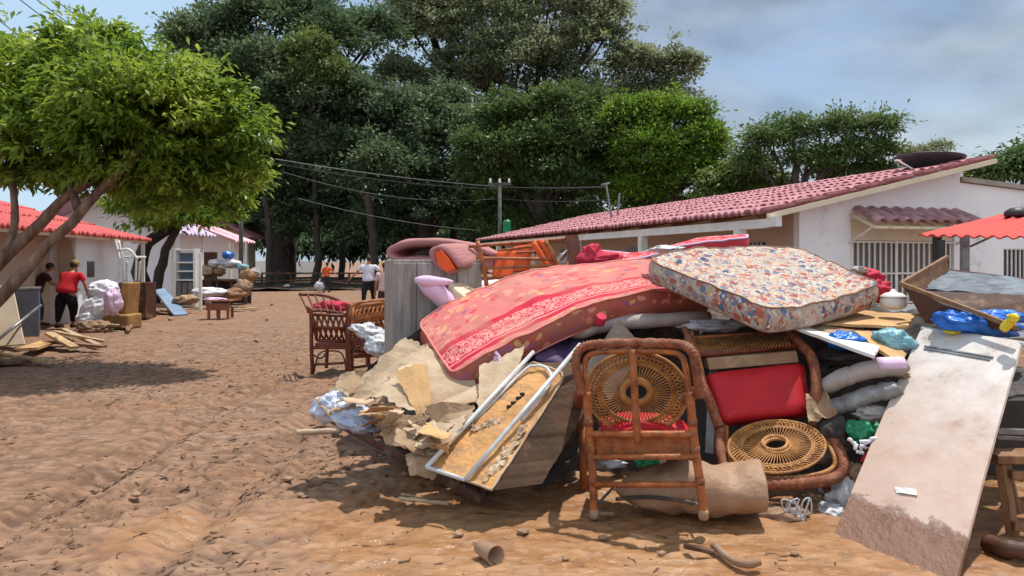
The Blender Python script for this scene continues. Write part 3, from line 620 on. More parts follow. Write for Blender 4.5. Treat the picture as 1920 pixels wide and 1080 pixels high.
# near tree
def tree(name, label, base, paths, lobes, n, size, m, bk, seed, core=None, **k):
    T = thing(name, label, 'tree', tuple(base)); g = G(); trunk_g(g, paths); g.build('trunk', bk, T, smooth=True)
    leaf_obj('crown', lobes, n, size, m, T, seed, **k); return T
D1 = 9.6
def lb(px, py, D, rx, ry, w=None):
    """lobe from photo extents (px radius) at distance D"""
    s = D / F; c = at(px, py, D); return (tuple(c), (rx * s, (rx + ry) / 2 * s, ry * s), w if w else rx * ry)
KD = 1.14
atk = lambda x, y, D: at(x, y, D * KD)
lbk = lambda x, y, D, rx, ry, w=None: lb(x, y, D * KD, rx, ry, w)
b0 = atk(-150, 735, 9.4); b0.z = 0
tree('broad_leaf_tree', 'large bright green tree with two bare limbs leaning in from the left edge', b0,
     [([b0, atk(-90, 590, 9.4), atk(0, 492, 9.4), atk(80, 408, 9.5), atk(170, 340, 9.6)], .125, .06),
      ([b0 + Vector((.05, .1, .2)), atk(-80, 640, 9.3), atk(10, 548, 9.1), atk(110, 440, 9.2), atk(200, 345, 9.3), atk(300, 240, 9.4)], .12, .045),
      ([atk(10, 480, 9.4), atk(28, 400, 9.6), atk(30, 300, 9.8), atk(60, 180, 9.9)], .06, .03),
      ([atk(150, 390, 9.4), atk(120, 300, 9.8), atk(140, 200, 10)], .06, .02), ([atk(200, 345, 9.5), atk(280, 330, 10), atk(360, 270, 10.1), atk(420, 240, 10.1)], .06, .015),
      ([atk(-110, 560, 9.5), atk(-100, 440, 10.2), atk(-140, 300, 10.4)], .10, .03)],
     [lbk(60, 215, 9.9, 125, 105), lbk(190, 130, 10, 110, 85), lbk(300, 190, 9.8, 110, 90), lbk(215, 270, 9.4, 130, 85), lbk(400, 235, 9.8, 95, 70), lbk(390, 310, 9.9, 95, 55),
      lbk(110, 325, 10.1, 95, 40), lbk(-60, 250, 9.8, 120, 130), lbk(305, 345, 9.9, 85, 50), lbk(-120, 160, 10.4, 120, 90), lbk(150, 200, 10.6, 190, 130), lbk(330, 270, 10.3, 130, 100), lbk(250, 210, 9.5, 170, 120), lbk(80, 270, 9.6, 130, 90), lbk(250, 330, 9.9, 180, 60), lbk(30, 335, 10.0, 90, 48, 5000), lbk(180, 355, 10.1, 70, 30, 2500), lbk(400, 345, 9.9, 70, 40, 3000), lbk(462, 262, 9.6, 42, 34, 1400), lbk(470, 330, 9.7, 34, 26, 900), lbk(280, 395, 9.9, 40, 22, 800), lbk(110, 75, 9.8, 40, 30, 1100), lbk(420, 175, 9.8, 40, 28, 1000), lbk(20, 130, 10.2, 75, 60), lbk(340, 145, 9.9, 50, 35), lbk(205, 70, 9.9, 50, 28), lbk(350, 385, 10, 60, 28, 900)],
     66000, .138, LM_near, bark, 11, clump=.25, droop=.25, aspect=.36, cl_n=16, shell=.35, spray=.26)
# second tree at left
b0 = gp(275, 568); D2 = b0.y
tree('forked_tree', 'smaller tree with dark forked trunk beside the white shelf at left', b0,
     [([b0, at(262, 500, D2), at(275, 455, D2), at(320, 430, D2), at(355, 400, D2)], .3, .14), ([b0 + Vector((.3, -.1, 0)), at(300, 500, D2), at(325, 440, D2), at(350, 395, D2)], .2, .12), ([at(320, 430, D2), at(300, 380, D2), at(290, 320, D2)], .14, .06), ([at(350, 400, D2), at(385, 370, D2), at(405, 320, D2)], .12, .05)],
     [lb(300, 375, D2, 60, 45), lb(370, 350, D2, 65, 55), lb(330, 300, D2, 80, 60), lb(410, 300, D2, 50, 45), lb(300, 415, D2 - .5, 44, 26, 1500), lb(250, 385, D2, 44, 34), lb(390, 400, D2 + 1, 50, 30, 1800), lb(345, 410, D2 - 1, 50, 26, 1600), lb(430, 370, D2 + .5, 40, 34)],
     26000, .24, LM_near, bark_d, 12, clump=.5, cl_n=14, aspect=.4)
def far_tree(name, label, px, D, lobes, n, size, m, seed, r0=.5, limbs=None, **k):
    b = at(px, 488, D); b.z = 0; ps = [([b, b + Vector((.2, 0, 2.5)), b + Vector((0, 0, 6))], r0, r0 * .6)]
    rs = random.Random(seed)
    for l in lobes:
        c = Vector(l[0]); j = b + Vector((0, 0, min(c.z * .5, 5)))
        ps.append(([j, j.lerp(c, .5) + Vector((0, 0, .6)), c], r0 * .45, r0 * .08))
        for _ in range(2):
            ps.append(([j.lerp(c, .6) + Vector((0, 0, .4)), c + Vector((rs.uniform(-1, 1) * l[1][0] * .8, rs.uniform(-1, 1) * l[1][1] * .8, rs.uniform(-.2, 1) * l[1][2] * .8))], r0 * .2, r0 * .05))
    return tree(name, label, b, ps, lobes, n, size, m, bark_d, seed, **k)
far_tree('evergreen_tree', 'tall dark blue green evergreen with ragged pointed top at centre left', 520, 48,
    [lb(400, 90, 48, 85, 75), lb(480, 40, 48, 90, 60), lb(345, 75, 47, 36, 45), lb(560, 30, 49, 70, 45), lb(620, 80, 48, 80, 70), lb(500, 140, 46, 100, 70), lb(600, 190, 46, 110, 80), lb(500, 260, 46, 90, 90), lb(640, 300, 46, 100, 90),
     lb(420, 180, 48, 80, 70), lb(520, 390, 47, 80, 80), lb(620, 410, 47, 90, 70), lb(700, 60, 50, 50, 50), lb(440, 320, 48, 70, 90), lb(455, 430, 49, 40, 40)],
    105000, .30, LM_dark, 21, r0=.7, clump=1.0, cl_n=44, droop=-.15, shell=.4, spray=.16, aspect=.5)
far_tree('yellow_green_tree', 'feathery mid green tree patch rising in front of the tall evergreen', 590, 45,
    [lb(580, 95, 44.5, 45, 36), lb(600, 150, 44.5, 55, 50)], 11000, .22, LM_yel, 22, r0=.25, clump=.8, cl_n=30)
far_tree('olive_tree', 'tallest grey olive crowned tree behind the rounded green trees', 950, 58,
    [lb(900, 40, 58, 110, 80), lb(1040, 20, 58, 100, 70), lb(800, 60, 58, 80, 90), lb(960, 120, 57, 130, 80), lb(1100, 90, 58, 75, 80), lb(1200, 130, 58, 60, 50), lb(1270, 130, 58, 45, 45), lb(1230, 180, 58, 70, 40), lb(860, 160, 57, 100, 60), lb(750, 150, 58, 60, 50), lb(780, 10, 58, 80, 50), lb(1140, 20, 58, 40, 40), lb(1080, 190, 58, 120, 60)],
    95000, .32, LM_olive, 23, r0=.8, clump=1.0, cl_n=42, droop=-.1, shell=.35, spray=.14, aspect=.5)
far_tree('shade_tree', 'dense dark green tree filling the middle behind the wires', 790, 44,
    [lb(760, 230, 46, 90, 70), lb(840, 250, 45, 80, 60), lb(740, 330, 44, 100, 80), lb(820, 400, 44, 100, 70), lb(900, 380, 45, 100, 70), lb(720, 430, 45, 90, 60), lb(680, 200, 47, 60, 60), lb(840, 190, 46, 50, 40)],
    60000, .28, LM_dark, 24, r0=.6, clump=.9, cl_n=40, droop=.0, shell=.4, aspect=.5)
far_tree('rounded_tree', 'rounded mid green tree with clumped crown above the far end of the pink roof', 1010, 40,
    [lb(960, 225, 41, 70, 50), lb(1060, 205, 41, 85, 45), lb(920, 290, 40, 70, 50), lb(1010, 290, 40, 80, 60), lb(1100, 270, 40, 70, 60), lb(1060, 350, 40, 90, 50), lb(950, 360, 41, 80, 50), lb(1130, 340, 41, 60, 60), lb(1000, 420, 42, 140, 40)],
    75000, .23, LM_mid, 25, r0=.5, clump=.75, cl_n=44, droop=-.1, shell=.6, spray=.06, aspect=.5)
far_tree('bright_tree', 'rounded bright green sunlit tree at the right end of the tree line', 1250, 38,
    [lb(1190, 220, 39, 60, 40), lb(1270, 225, 39, 65, 45), lb(1320, 280, 38, 42, 55), lb(1220, 290, 38, 65, 55), lb(1290, 330, 38, 68, 45), lb(1200, 360, 39, 70, 45), lb(1250, 390, 40, 80, 25)],
    60000, .21, LM_bright, 26, r0=.45, clump=.7, cl_n=44, droop=-.1, shell=.65, spray=.06, aspect=.5)
far_tree('spreading_tree', 'spreading flat topped tree with open branches behind the pink roof', 1490, 34,
    [lb(1435, 262, 34, 50, 30), lb(1490, 248, 34.5, 48, 34), lb(1575, 236, 34, 52, 26), lb(1650, 238, 34, 42, 26), lb(1410, 305, 34, 40, 30), lb(1520, 302, 34, 50, 34), lb(1600, 288, 34, 52, 32), lb(1655, 284, 35, 40, 26), lb(1570, 325, 35, 60, 26), lb(1640, 322, 35, 50, 22)],
    24000, .20, LM_mid, 27, r0=.26, clump=.65, cl_n=26, droop=.0, shell=.2, spray=.3)
far_tree('low_tree', 'low bushy tree between the bright green tree and the spreading tree', 1385, 36,
    [lb(1380, 340, 36, 60, 35), lb(1430, 350, 36, 60, 25), lb(1345, 360, 36, 40, 30)], 8000, .26, LM_yel, 28, r0=.2, clump=.7, cl_n=18)
far_tree('small_topped_tree', 'thin pale twiggy tree top showing above the satellite dish', 1745, 40,
    [lb(1720, 285, 40, 40, 12), lb(1762, 275, 40, 20, 10)], 1300, .22, LM_olive, 29, r0=.14, clump=.5, cl_n=14)
far_tree('corner_tree', 'dark green tree behind the white wing at the right edge', 1920, 30,
    [lb(1860, 325, 30, 45, 26), lb(1920, 315, 30, 60, 35), lb(1980, 300, 31, 70, 50)], 12000, .24, LM_mid, 30, r0=.3, clump=.7, cl_n=20)
# dim wood behind everything
WB = thing('far_woods', 'mass of dark trees closing the street far behind the people', 'woods', (0, 66, 0)); WB['kind'] = 'stuff'
leaf_obj('foliage', [lb(px, py, 64 + (px % 7), 90, 75) for px in range(430, 1150, 95) for py in (250, 350, 430)] + [lb(px, 462, 60 + (px % 5), 80, 34, 6000) for px in range(590, 1200, 80)] + [lb(px, 452, 90, 60, 40, 9000) for px in range(400, 680, 50)], 90000, .6, LM_dark, WB, 31, clump=1.7, cl_n=22, shell=.3)
rsb = random.Random(4)
for k, (px, D, r_) in enumerate(((505, 44, .22), (548, 50, .3), (640, 52, .25), (700, 42, .3), (760, 47, .2), (850, 46, .28))):
    b = at(px, 488, D); b.z = -.1; g = G(); t = b + Vector((rsb.uniform(-.5, .5), 0, 5.5)); trunk_g(g, [([b, b.lerp(t, .5) + Vector((.15, 0, 0)), t], r_, r_ * .7)])
    lab = ['first thin dark bare stem in the shade left of the orange shirt', 'thick dark trunk left of the orange shirt under the trees', 'dark trunk between the orange and white shirts', 'dark trunk behind the person in white shirt', 'dark trunk hidden behind the folded pink mat', 'dark trunk behind the upturned chair under the trees'][k]
    g.build('tree_trunk', bark_d, smooth=True, label=lab, cat='tree trunk', group='dark trunks under the far trees')
# low rail fence under trees
FN = thing('rail_fence', 'low dark rail fence in the shade under the far trees', 'fence', (-8, 41, 0))
for k in range(13): g = G(); g.obox(Vector((-17 + k * 1.6, 41, -.1)), (.1, 0, 0), (0, .1, 0), (0, 0, 1.0)); g.build('post', M['wood_dark'], FN)
for z in (.45, .85): g = G(); g.obox(Vector((-17, 40.96, z)), (19.4, 0, 0), (0, .04, 0), (0, 0, .08)); g.build('rail', M['wood_dark'], FN)
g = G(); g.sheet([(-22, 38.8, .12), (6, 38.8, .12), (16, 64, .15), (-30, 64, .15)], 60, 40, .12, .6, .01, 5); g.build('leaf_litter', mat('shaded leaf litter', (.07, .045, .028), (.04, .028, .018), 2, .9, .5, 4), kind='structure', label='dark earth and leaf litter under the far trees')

M['pole_grey'] = mat('weathered pole', srgb(104, 108, 100), srgb(70, 74, 68), 3, .9, .3, 20)
# utility poles and wires
def pole(px, D, ptop, label, arm=True):
    b = at(px, 488, D); T = thing('utility_pole', label, 'utility pole', (b.x, D, 0)); zt = at(px, ptop, D).z; g = G()
    g.tube([Vector((b.x, D, -.1)), Vector((b.x, D, zt))], [.11, .08], 12); g.build('post', M['pole_grey'], T, smooth=True)
    if arm:
        g = G(); g.obox(Vector((b.x - .55, D - .15, zt - .25)), (1.1, 0, 0), (0, .1, 0), (0, 0, .12)); g.build('crossarm', M['pole_grey'], T)
        for q in (-.45, 0, .45): g = G(); g.lathe((b.x + q, D - .1, zt - .13), [(.05, 0), (.07, .06), (.04, .1), (.06, .16), (.02, .2)], 10); g.build('insulator', M['white_paint'], T)
    return Vector((b.x, D - .1, zt))
pa = pole(452, 33, 335, 'pale concrete utility pole beside the far porch roof at left', False); pb = pole(937, 36, 338, 'concrete utility pole with crossarm in front of the dark central trees')
g = G()
g.lathe((pb.x + .35, 35.8, pb.z - 2.6), [(.16, 0), (.2, .05), (.2, .6), (.12, .68)], 14); g.build('transformer', M['green_bag'], label='small greenish transformer can hung on the central utility pole', cat='transformer')
def wire(a, b, sag, label, r=.012, n=24):
    g = G(); a, b = Vector(a), Vector(b); g.tube([a.lerp(b, i / n) - Vector((0, 0, sag * 4 * (i / n) * (1 - i / n))) for i in range(n + 1)], r, 5)
    g.build('overhead_wire', M['wire'], label=label, cat='wire', group='overhead power wires')
wr = .017
wire(at(515, 298, 30), at(935, 350, 35.8), .12, 'topmost cable from the near tree to the central utility pole', wr)
wire(at(515, 306, 30), at(935, 354, 35.8), .2, 'cable just under the topmost one left of the central pole', wr)
wire(at(530, 322, 30), at(935, 372, 35.8), .5, 'third cable down, sagging towards the central pole', .010)
wire(at(560, 372, 30), at(900, 432, 34), .2, 'lowest cable sagging down to the far roof end', .012)
wire(at(935, 350, 35.8), at(1140, 350, 24), .05, 'cable from the central pole to the roof antenna', wr)
wire(at(935, 372, 35.8), at(1150, 374, 24.4), .1, 'thin lower cable from central pole to the shorter roof pole', .008)
for k, (a, b) in enumerate((((-40, 10), (150, 140)), ((0, -30), (190, 110)), ((30, -30), (210, 95)), ((62, -30), (230, 80)))):
    wire(at(a[0], a[1], 15), at(b[0] + 100, b[1] + 75, 22), 0.05, ['outermost of the four cables in the top left sky', 'second cable from the outside in the top left sky', 'third cable from the outside in the top left sky', 'innermost of the four cables in the top left sky'][k], .011)
# ---------------------------------------------------------------- patterned cloths
def pat_mat(name, kind):
    m = bpy.data.materials.new(name); m.use_nodes = True; t = m.node_tree; n = t.nodes; l = t.links; p = n['Principled BSDF']
    uv = n.new('ShaderNodeTexCoord').outputs['UV']; sp = n.new('ShaderNodeSeparateXYZ'); l.new(uv, sp.inputs[0])
    def vor(sc, feat='F1', st=(1, 1, 1)):
        q = n.new('ShaderNodeMapping'); q.inputs['Scale'].default_value = st; l.new(uv, q.inputs[0])
        v = n.new('ShaderNodeTexVoronoi'); v.feature = feat; v.inputs['Scale'].default_value = sc; l.new(q.outputs[0], v.inputs['Vector']); return v
    def nz(sc, det=4, st=(1, 1, 1)):
        q = n.new('ShaderNodeMapping'); q.inputs['Scale'].default_value = st; l.new(uv, q.inputs[0])
        v = n.new('ShaderNodeTexNoise'); v.inputs['Scale'].default_value = sc; v.inputs['Detail'].default_value = det; l.new(q.outputs[0], v.inputs['Vector']); return v.outputs[0]
    def mr(x, a, b, c=0., d=1.):
        q = n.new('ShaderNodeMapRange'); q.inputs[1].default_value = a; q.inputs[2].default_value = b; q.inputs[3].default_value = c; q.inputs[4].default_value = d; l.new(x, q.inputs[0]); return q.outputs[0]
    def mix(f, a, b):
        q = n.new('ShaderNodeMixRGB')
        for i, x in enumerate((f, a, b)):
            if hasattr(x, 'links'): l.new(x, q.inputs[i])
            else: q.inputs[i].default_value = x
        return q.outputs[0]
    def mul(a, b):
        q = n.new('ShaderNodeMath'); q.operation = 'MULTIPLY'; l.new(a, q.inputs[0]); l.new(b, q.inputs[1]); return q.outputs[0]
    def ramp(x, cols):
        r = n.new('ShaderNodeValToRGB'); r.color_ramp.interpolation = 'CONSTANT'; e = r.color_ramp.elements; e[0].color = cols[0]; e[1].position = 1 / len(cols); e[1].color = cols[1]
        for i in range(2, len(cols)): q = e.new(i / len(cols)); q.color = cols[i]
        l.new(x, r.inputs[0]); return r.outputs[0]
    def val(c):   # random per cell
        q = n.new('ShaderNodeSeparateColor'); l.new(c, q.inputs[0]); return q.outputs[0]
    if kind in ('pink', 'pinkside'):
        base = mix(nz(5, 6), srgb(212, 132, 124), srgb(190, 92, 92)) if kind == 'pink' else mix(nz(6, 6), srgb(186, 104, 88), srgb(150, 74, 64))
        v = vor(10, st=(1, 1.7, 1)); cols = ramp(val(v.outputs['Color']), [srgb(196, 66, 76), srgb(214, 164, 104), srgb(222, 146, 132), srgb(150, 90, 122), srgb(190, 84, 72), srgb(210, 160, 116), srgb(226, 150, 132)])
        wob = n.new('ShaderNodeMath'); wob.operation = 'MULTIPLY_ADD'; wob.inputs[1].default_value = 1.1; l.new(nz(24, 5), wob.inputs[0]); l.new(v.outputs['Distance'], wob.inputs[2])
        f = mr(wob.outputs[0], .98, .88, 0, .85); c = mix(f, base, cols)
        if kind == 'pink':
            # border band between v=.07 and .33 (front side), lace inside
            vv = sp.outputs['Y']; inb = mul(mr(vv, .045, .05), mr(vv, .345, .337)); red = mix(nz(9, 5), srgb(182, 22, 50), srgb(196, 52, 74))
            inner = mul(mr(vv, .11, .115), mr(vv, .275, .27)); w = n.new('ShaderNodeTexWave'); w.wave_type = 'RINGS'; w.inputs['Scale'].default_value = 6; w.inputs['Distortion'].default_value = 14; w.inputs['Detail'].default_value = 2; w.inputs['Detail Scale'].default_value = 2.5; l.new(uv, w.inputs[0])
            v2 = vor(26, 'DISTANCE_TO_EDGE'); lace = mr(v2.outputs['Distance'], .10, .05); l2 = mr(w.outputs[0], .62, .7); mx_ = n.new('ShaderNodeMath'); mx_.operation = 'MAXIMUM'; l.new(lace, mx_.inputs[0]); l.new(l2, mx_.inputs[1])
            red2 = mix(mul(mul(mx_.outputs[0], inner), mr(nz(14), .3, .55, .35, .85)), red, srgb(222, 158, 150))
            c = mix(inb, c, red2)
            edge = mul(mr(vv, .085, .09), mr(vv, .098, .093)); c = mix(mul(edge, inb), c, srgb(232, 170, 158))
        c = mix(mr(nz(2.2, 8), .45, .70, 0, .6), c, (.40, .24, .16, 1))
    elif kind == 'floral':
        base = mix(nz(5, 5), srgb(190, 181, 167), srgb(160, 150, 136)); v = vor(10.5, st=(1, 1.2, 1))
        cols = ramp(val(v.outputs['Color']), [srgb(52, 74, 112), srgb(168, 92, 74), srgb(190, 156, 124), srgb(142, 72, 66), srgb(86, 108, 138), srgb(110, 122, 140)])
        wob = n.new('ShaderNodeMath'); wob.operation = 'MULTIPLY_ADD'; wob.inputs[1].default_value = .9; l.new(nz(17, 4), wob.inputs[0]); l.new(v.outputs['Distance'], wob.inputs[2])
        c = mix(mr(wob.outputs[0], .90, .82), base, cols)
        v3 = vor(27); cols3 = ramp(val(v3.outputs['Color']), [srgb(74, 92, 124), srgb(182, 118, 98), srgb(216, 206, 186), srgb(110, 124, 146), srgb(220, 196, 150)])
        wob2 = n.new('ShaderNodeMath'); wob2.operation = 'MULTIPLY_ADD'; wob2.inputs[1].default_value = .6; l.new(nz(40, 2), wob2.inputs[0]); l.new(v3.outputs['Distance'], wob2.inputs[2])
        c = mix(mr(wob2.outputs[0], .68, .58), c, cols3)
        v2 = vor(13, 'DISTANCE_TO_EDGE'); c = mix(mul(mr(v2.outputs['Distance'], .07, .03), mr(nz(9), .4, .55)), c, srgb(172, 96, 84))
        c = mix(mr(nz(1.8, 8), .48, .72, 0, .6), c, (.42, .32, .25, 1))
    elif kind == 'stripes':
        w = n.new('ShaderNodeTexWave'); w.inputs['Scale'].default_value = 8; w.bands_direction = 'Y'; w.inputs['Distortion'].default_value = 1.2; l.new(uv, w.inputs[0])
        c = ramp(w.outputs[0], [srgb(168, 116, 120), srgb(206, 150, 142), srgb(190, 104, 92), srgb(146, 110, 130)]); c = mix(mr(nz(3, 7), .4, .65, 0, .7), c, srgb(176, 128, 112))
    elif kind == 'redfloral':
        base = mix(nz(4, 5), srgb(208, 70, 78), srgb(186, 44, 56)); v = vor(12)
        c = mix(mul(mr(v.outputs['Distance'], .42, .36), mr(nz(8), .42, .55)), base, srgb(232, 168, 160)); c = mix(mr(nz(2.5, 8), .5, .7, 0, .45), c, srgb(190, 130, 110))
    l.new(c, p.inputs['Base Color']); p.inputs['Roughness'].default_value = .82; p.inputs['Specular IOR Level'].default_value = .25
    u = n.new('ShaderNodeBump'); u.inputs['Strength'].default_value = .5; u.inputs['Distance'].default_value = .02; l.new(nz(9, 7), u.inputs['Height']); l.new(u.outputs[0], p.inputs['Normal'])
    return m
PM = {k: pat_mat(k + ' cloth', k) for k in ('pink', 'pinkside', 'floral', 'stripes', 'redfloral')}

def mattress(T, front, back, thick, mtop, mside, mpipe, nu=70, nv=30, puff=.03, tuft=.0, rnd=9, seed=0, lump=.015, pr=.013):
    A, B = spline(front, nu), spline(back, nu); ln = sum((A[i + 1] - A[i]).length for i in range(nu)); wd = (A[nu // 2] - B[nu // 2]).length
    def surf(u, v):
        i = min(max(u, 0), 1) * nu; j = min(int(i), nu - 1); t = i - j
        return A[j].lerp(A[j + 1], t).lerp(B[j].lerp(B[j + 1], t), v)
    def nrm(u, v):
        e = .01; a = surf(min(u + e, 1), v) - surf(max(u - e, 0), v); b = surf(u, min(v + e, 1)) - surf(u, max(v - e, 0)); n_ = a.cross(b).normalized(); n_ = n_ if n_.z > 0 else -n_; return (n_ * .25 + Vector((0, -.12, .75))).normalized()
    top = []; bot = []; nt_ = []; uvs = []
    for j in range(nv + 1):
        for i in range(nu + 1):
            x, y = 2 * i / nu - 1, 2 * j / nv - 1; mxx = max(abs(x), abs(y), 1e-6)
            k = mxx / (abs(x) ** rnd + abs(y) ** rnd) ** (1 / rnd) if mxx > 1e-3 else 1; u, v = (x * k + 1) / 2, (y * k + 1) / 2
            p = surf(u, v); n_ = nrm(u, v); ed = max(abs(x) ** 10, abs(y) ** 6)
            h = puff * (1 - ed) + lump * noise.noise(p * 3.1 + Vector((seed, 0, 0))) + lump * .6 * noise.noise(p * 8 + Vector((seed, 0, 5)))
            if tuft:
                gx_, gy_ = u * ln / .30, v * wd / .30; h -= tuft * math.exp(-(((gx_ % 1) - .5) ** 2 + ((gy_ % 1) - .5) ** 2) / .03); h -= tuft * .35 * math.exp(-min((gx_ % 1 - .5) ** 2, (gy_ % 1 - .5) ** 2) / .004)
            top.append(p + n_ * h); bot.append(p - n_ * (thick + puff * .6 * (1 - ed))); nt_.append(n_); uvs.append((u * ln, v * wd))
    W_ = nu + 1; ring = [i for i in range(nu)] + [j * W_ + nu for j in range(nv)] + [nv * W_ + i for i in range(nu, 0, -1)] + [j * W_ for j in range(nv, 0, -1)]
    ce = surf(.5, .5)
    g = G(); g.add(top, [(j * W_ + i, j * W_ + i + 1, (j + 1) * W_ + i + 1, (j + 1) * W_ + i) for j in range(nv) for i in range(nu)]); g.uv = {i: uvs[i] for i in range(len(top))}
    # orientation check
    f0 = g.f[len(g.f) // 2]; q = [Vector(g.v[i]) for i in f0[:3]]
    fl = (q[1] - q[0]).cross(q[2] - q[0]).dot(nt_[f0[0]]) < 0
    if fl: g.f = [f[::-1] for f in g.f]
    g.build('top_cover', mtop, T, smooth=True)
    g = G(); lay = 7; per = 0; vs = []; L_ = []
    for k in range(lay + 1):
        z = k / lay; bl = math.sin(math.pi * z) * .025
        for q_, i in enumerate(ring):
            pc = top[i].lerp(bot[i], z); prev, nx_ = top[ring[q_ - 1]], top[ring[(q_ + 1) % len(ring)]]; o_ = (nx_ - prev).cross(nt_[i]); o_.normalize()
            if (top[i] - surf(.5 * (uvs[i][0] / ln) + .25, .5 * (uvs[i][1] / wd) + .25)).dot(o_) < 0: o_ = -o_
            vs.append(pc + o_ * (bl + .006 * noise.noise(pc * 9)))
    nr = len(ring); fs = [(k * nr + q_, k * nr + (q_ + 1) % nr, (k + 1) * nr + (q_ + 1) % nr, (k + 1) * nr + q_) for k in range(lay) for q_ in range(nr)]
    if not fl: fs = [f[::-1] for f in fs]
    o0 = g.add(vs, fs); per = 0
    for q_ in range(nr):
        for k in range(lay + 1): g.uv[k * nr + q_] = (per, 3 + k / lay * thick)
        per += (top[ring[(q_ + 1) % nr]] - top[ring[q_]]).length
    ob = g.add(bot, [(j * W_ + i, (j + 1) * W_ + i, (j + 1) * W_ + i + 1, j * W_ + i + 1) if not fl else (j * W_ + i, j * W_ + i + 1, (j + 1) * W_ + i + 1, (j + 1) * W_ + i) for j in range(nv) for i in range(nu)])
    for i in range(len(bot)): g.uv[ob + i] = (uvs[i][0], uvs[i][1] + 6)
    g.build('side_cover', mside, T, smooth=True)
    g = G(); g.tube([top[i] + nt_[i] * .003 for i in ring], pr, 6, closed=True); g.tube([top[i].lerp(bot[i], .97) for i in ring], pr, 6, closed=True); g.build('piping', mpipe, T, smooth=True)

# ---------------------------------------------------------------- the heap
# hidden rubbish body of the heap, irregular
def heap():
    g = G(); xs = np.linspace(-1.35, 5.0, 100); ys = np.linspace(4.75, 10.2, 90); vs = []
    for y in ys:
        for x in xs:
            h = 1.12 * float(sst(5.25, 7.0, y) * sst(-1.35 + .2, .1, x - (y - 6) * .05)) * float(sst(5.0, 4.0, x)) * float(sst(10.2, 9.3, y))
            h *= 1 + .05
            h += (.16 * noise.noise(Vector((x * 2.2, y * 2.2, 0))) + .07 * noise.noise(Vector((x * 6, y * 6, 3))) + .05 * abs(noise.noise(Vector((x * 11, y * 11, 8))))) * (1 if h > .06 else h / .06)
            vs.append((x, y, h * .93 - .04 - .25 * (1 - min(1., h / .22)) if h < .22 else h * .93 - .04))
    n = len(xs); g.add(vs, [(j * n + i, j * n + i + 1, (j + 1) * n + i + 1, (j + 1) * n + i) for j in range(len(ys) - 1) for i in range(n - 1)])
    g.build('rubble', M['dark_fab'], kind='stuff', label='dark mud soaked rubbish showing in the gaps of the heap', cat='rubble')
heap()

pm = at(1040, 640, 6); pm.z = .8
T = thing('mattress', 'long pink and red flowered mattress drooping over the left of the heap', 'mattress', tuple(pm), 'mattresses thrown on the heap')
mattress(T, [at(848, 704, 5.55), at(930, 657, 5.6), at(1040, 598, 5.8), at(1140, 562, 6.0), at(1230, 546, 6.2), at(1330, 556, 6.4)],
         [at(783, 603, 6.25), at(860, 560, 6.4), at(960, 518, 6.55), at(1080, 498, 6.75), at(1215, 490, 7.0), at(1310, 496, 7.15)],
         .20, PM['pink'], PM['pinkside'], mat('pale piping', srgb(226, 150, 136), srgb(200, 110, 100), 4, .8, .1), puff=.02, tuft=.006, seed=2, lump=.022, pr=.009, rnd=14)
g = G(); q0 = at(936, 668, 5.52); q1 = at(944, 712, 5.50); g.tube([at(928, 660, 5.53), q0, at(938, 700, 5.45), at(948, 714, 5.5)], .012, 6); g.tube([at(948, 714, 5.5), at(932, 706, 5.48), at(928, 668, 5.53)], .009, 6); g.build('handle', M['lilac_fab'], T)
pm = at(1430, 560, 6); pm.z = 1.1
T = thing('mattress', 'cream mattress with blue and rust flowers lying on top of the heap', 'mattress', tuple(pm), 'mattresses thrown on the heap')
mattress(T, [at(1440, 580, 5.15), at(1510, 572, 5.5), at(1580, 556, 5.9), at(1650, 534, 6.25)], [at(1214, 484, 6.1), at(1300, 467, 6.5), at(1390, 464, 7.0), at(1500, 466, 7.5)],
         .175, PM['floral'], PM['floral'], mat('brown piping', srgb(150, 120, 100), srgb(110, 84, 68), 4, .8, .1), puff=.008, tuft=.012, seed=5, lump=.02, pr=.007, rnd=18, nv=46)
pm = at(1300, 470, 8.6); pm.z = 1.4
T = thing('mattress', 'red flowered mattress lying behind the cream one near the white house', 'mattress', tuple(pm), 'mattresses thrown on the heap')
mattress(T, [at(1100, 494, 7.9), at(1200, 484, 7.9), at(1300, 456, 8.0), at(1400, 448, 8.2)], [at(1110, 470, 9.0), at(1210, 474, 9.0), at(1310, 450, 9.0), at(1402, 441, 9.2)],
         .15, PM['redfloral'], mat('deep red side', srgb(196, 30, 46), srgb(170, 50, 56), 5, .7, .2, 20, mud=.1), M['lilac_fab'], puff=.02, seed=8, lump=.02)

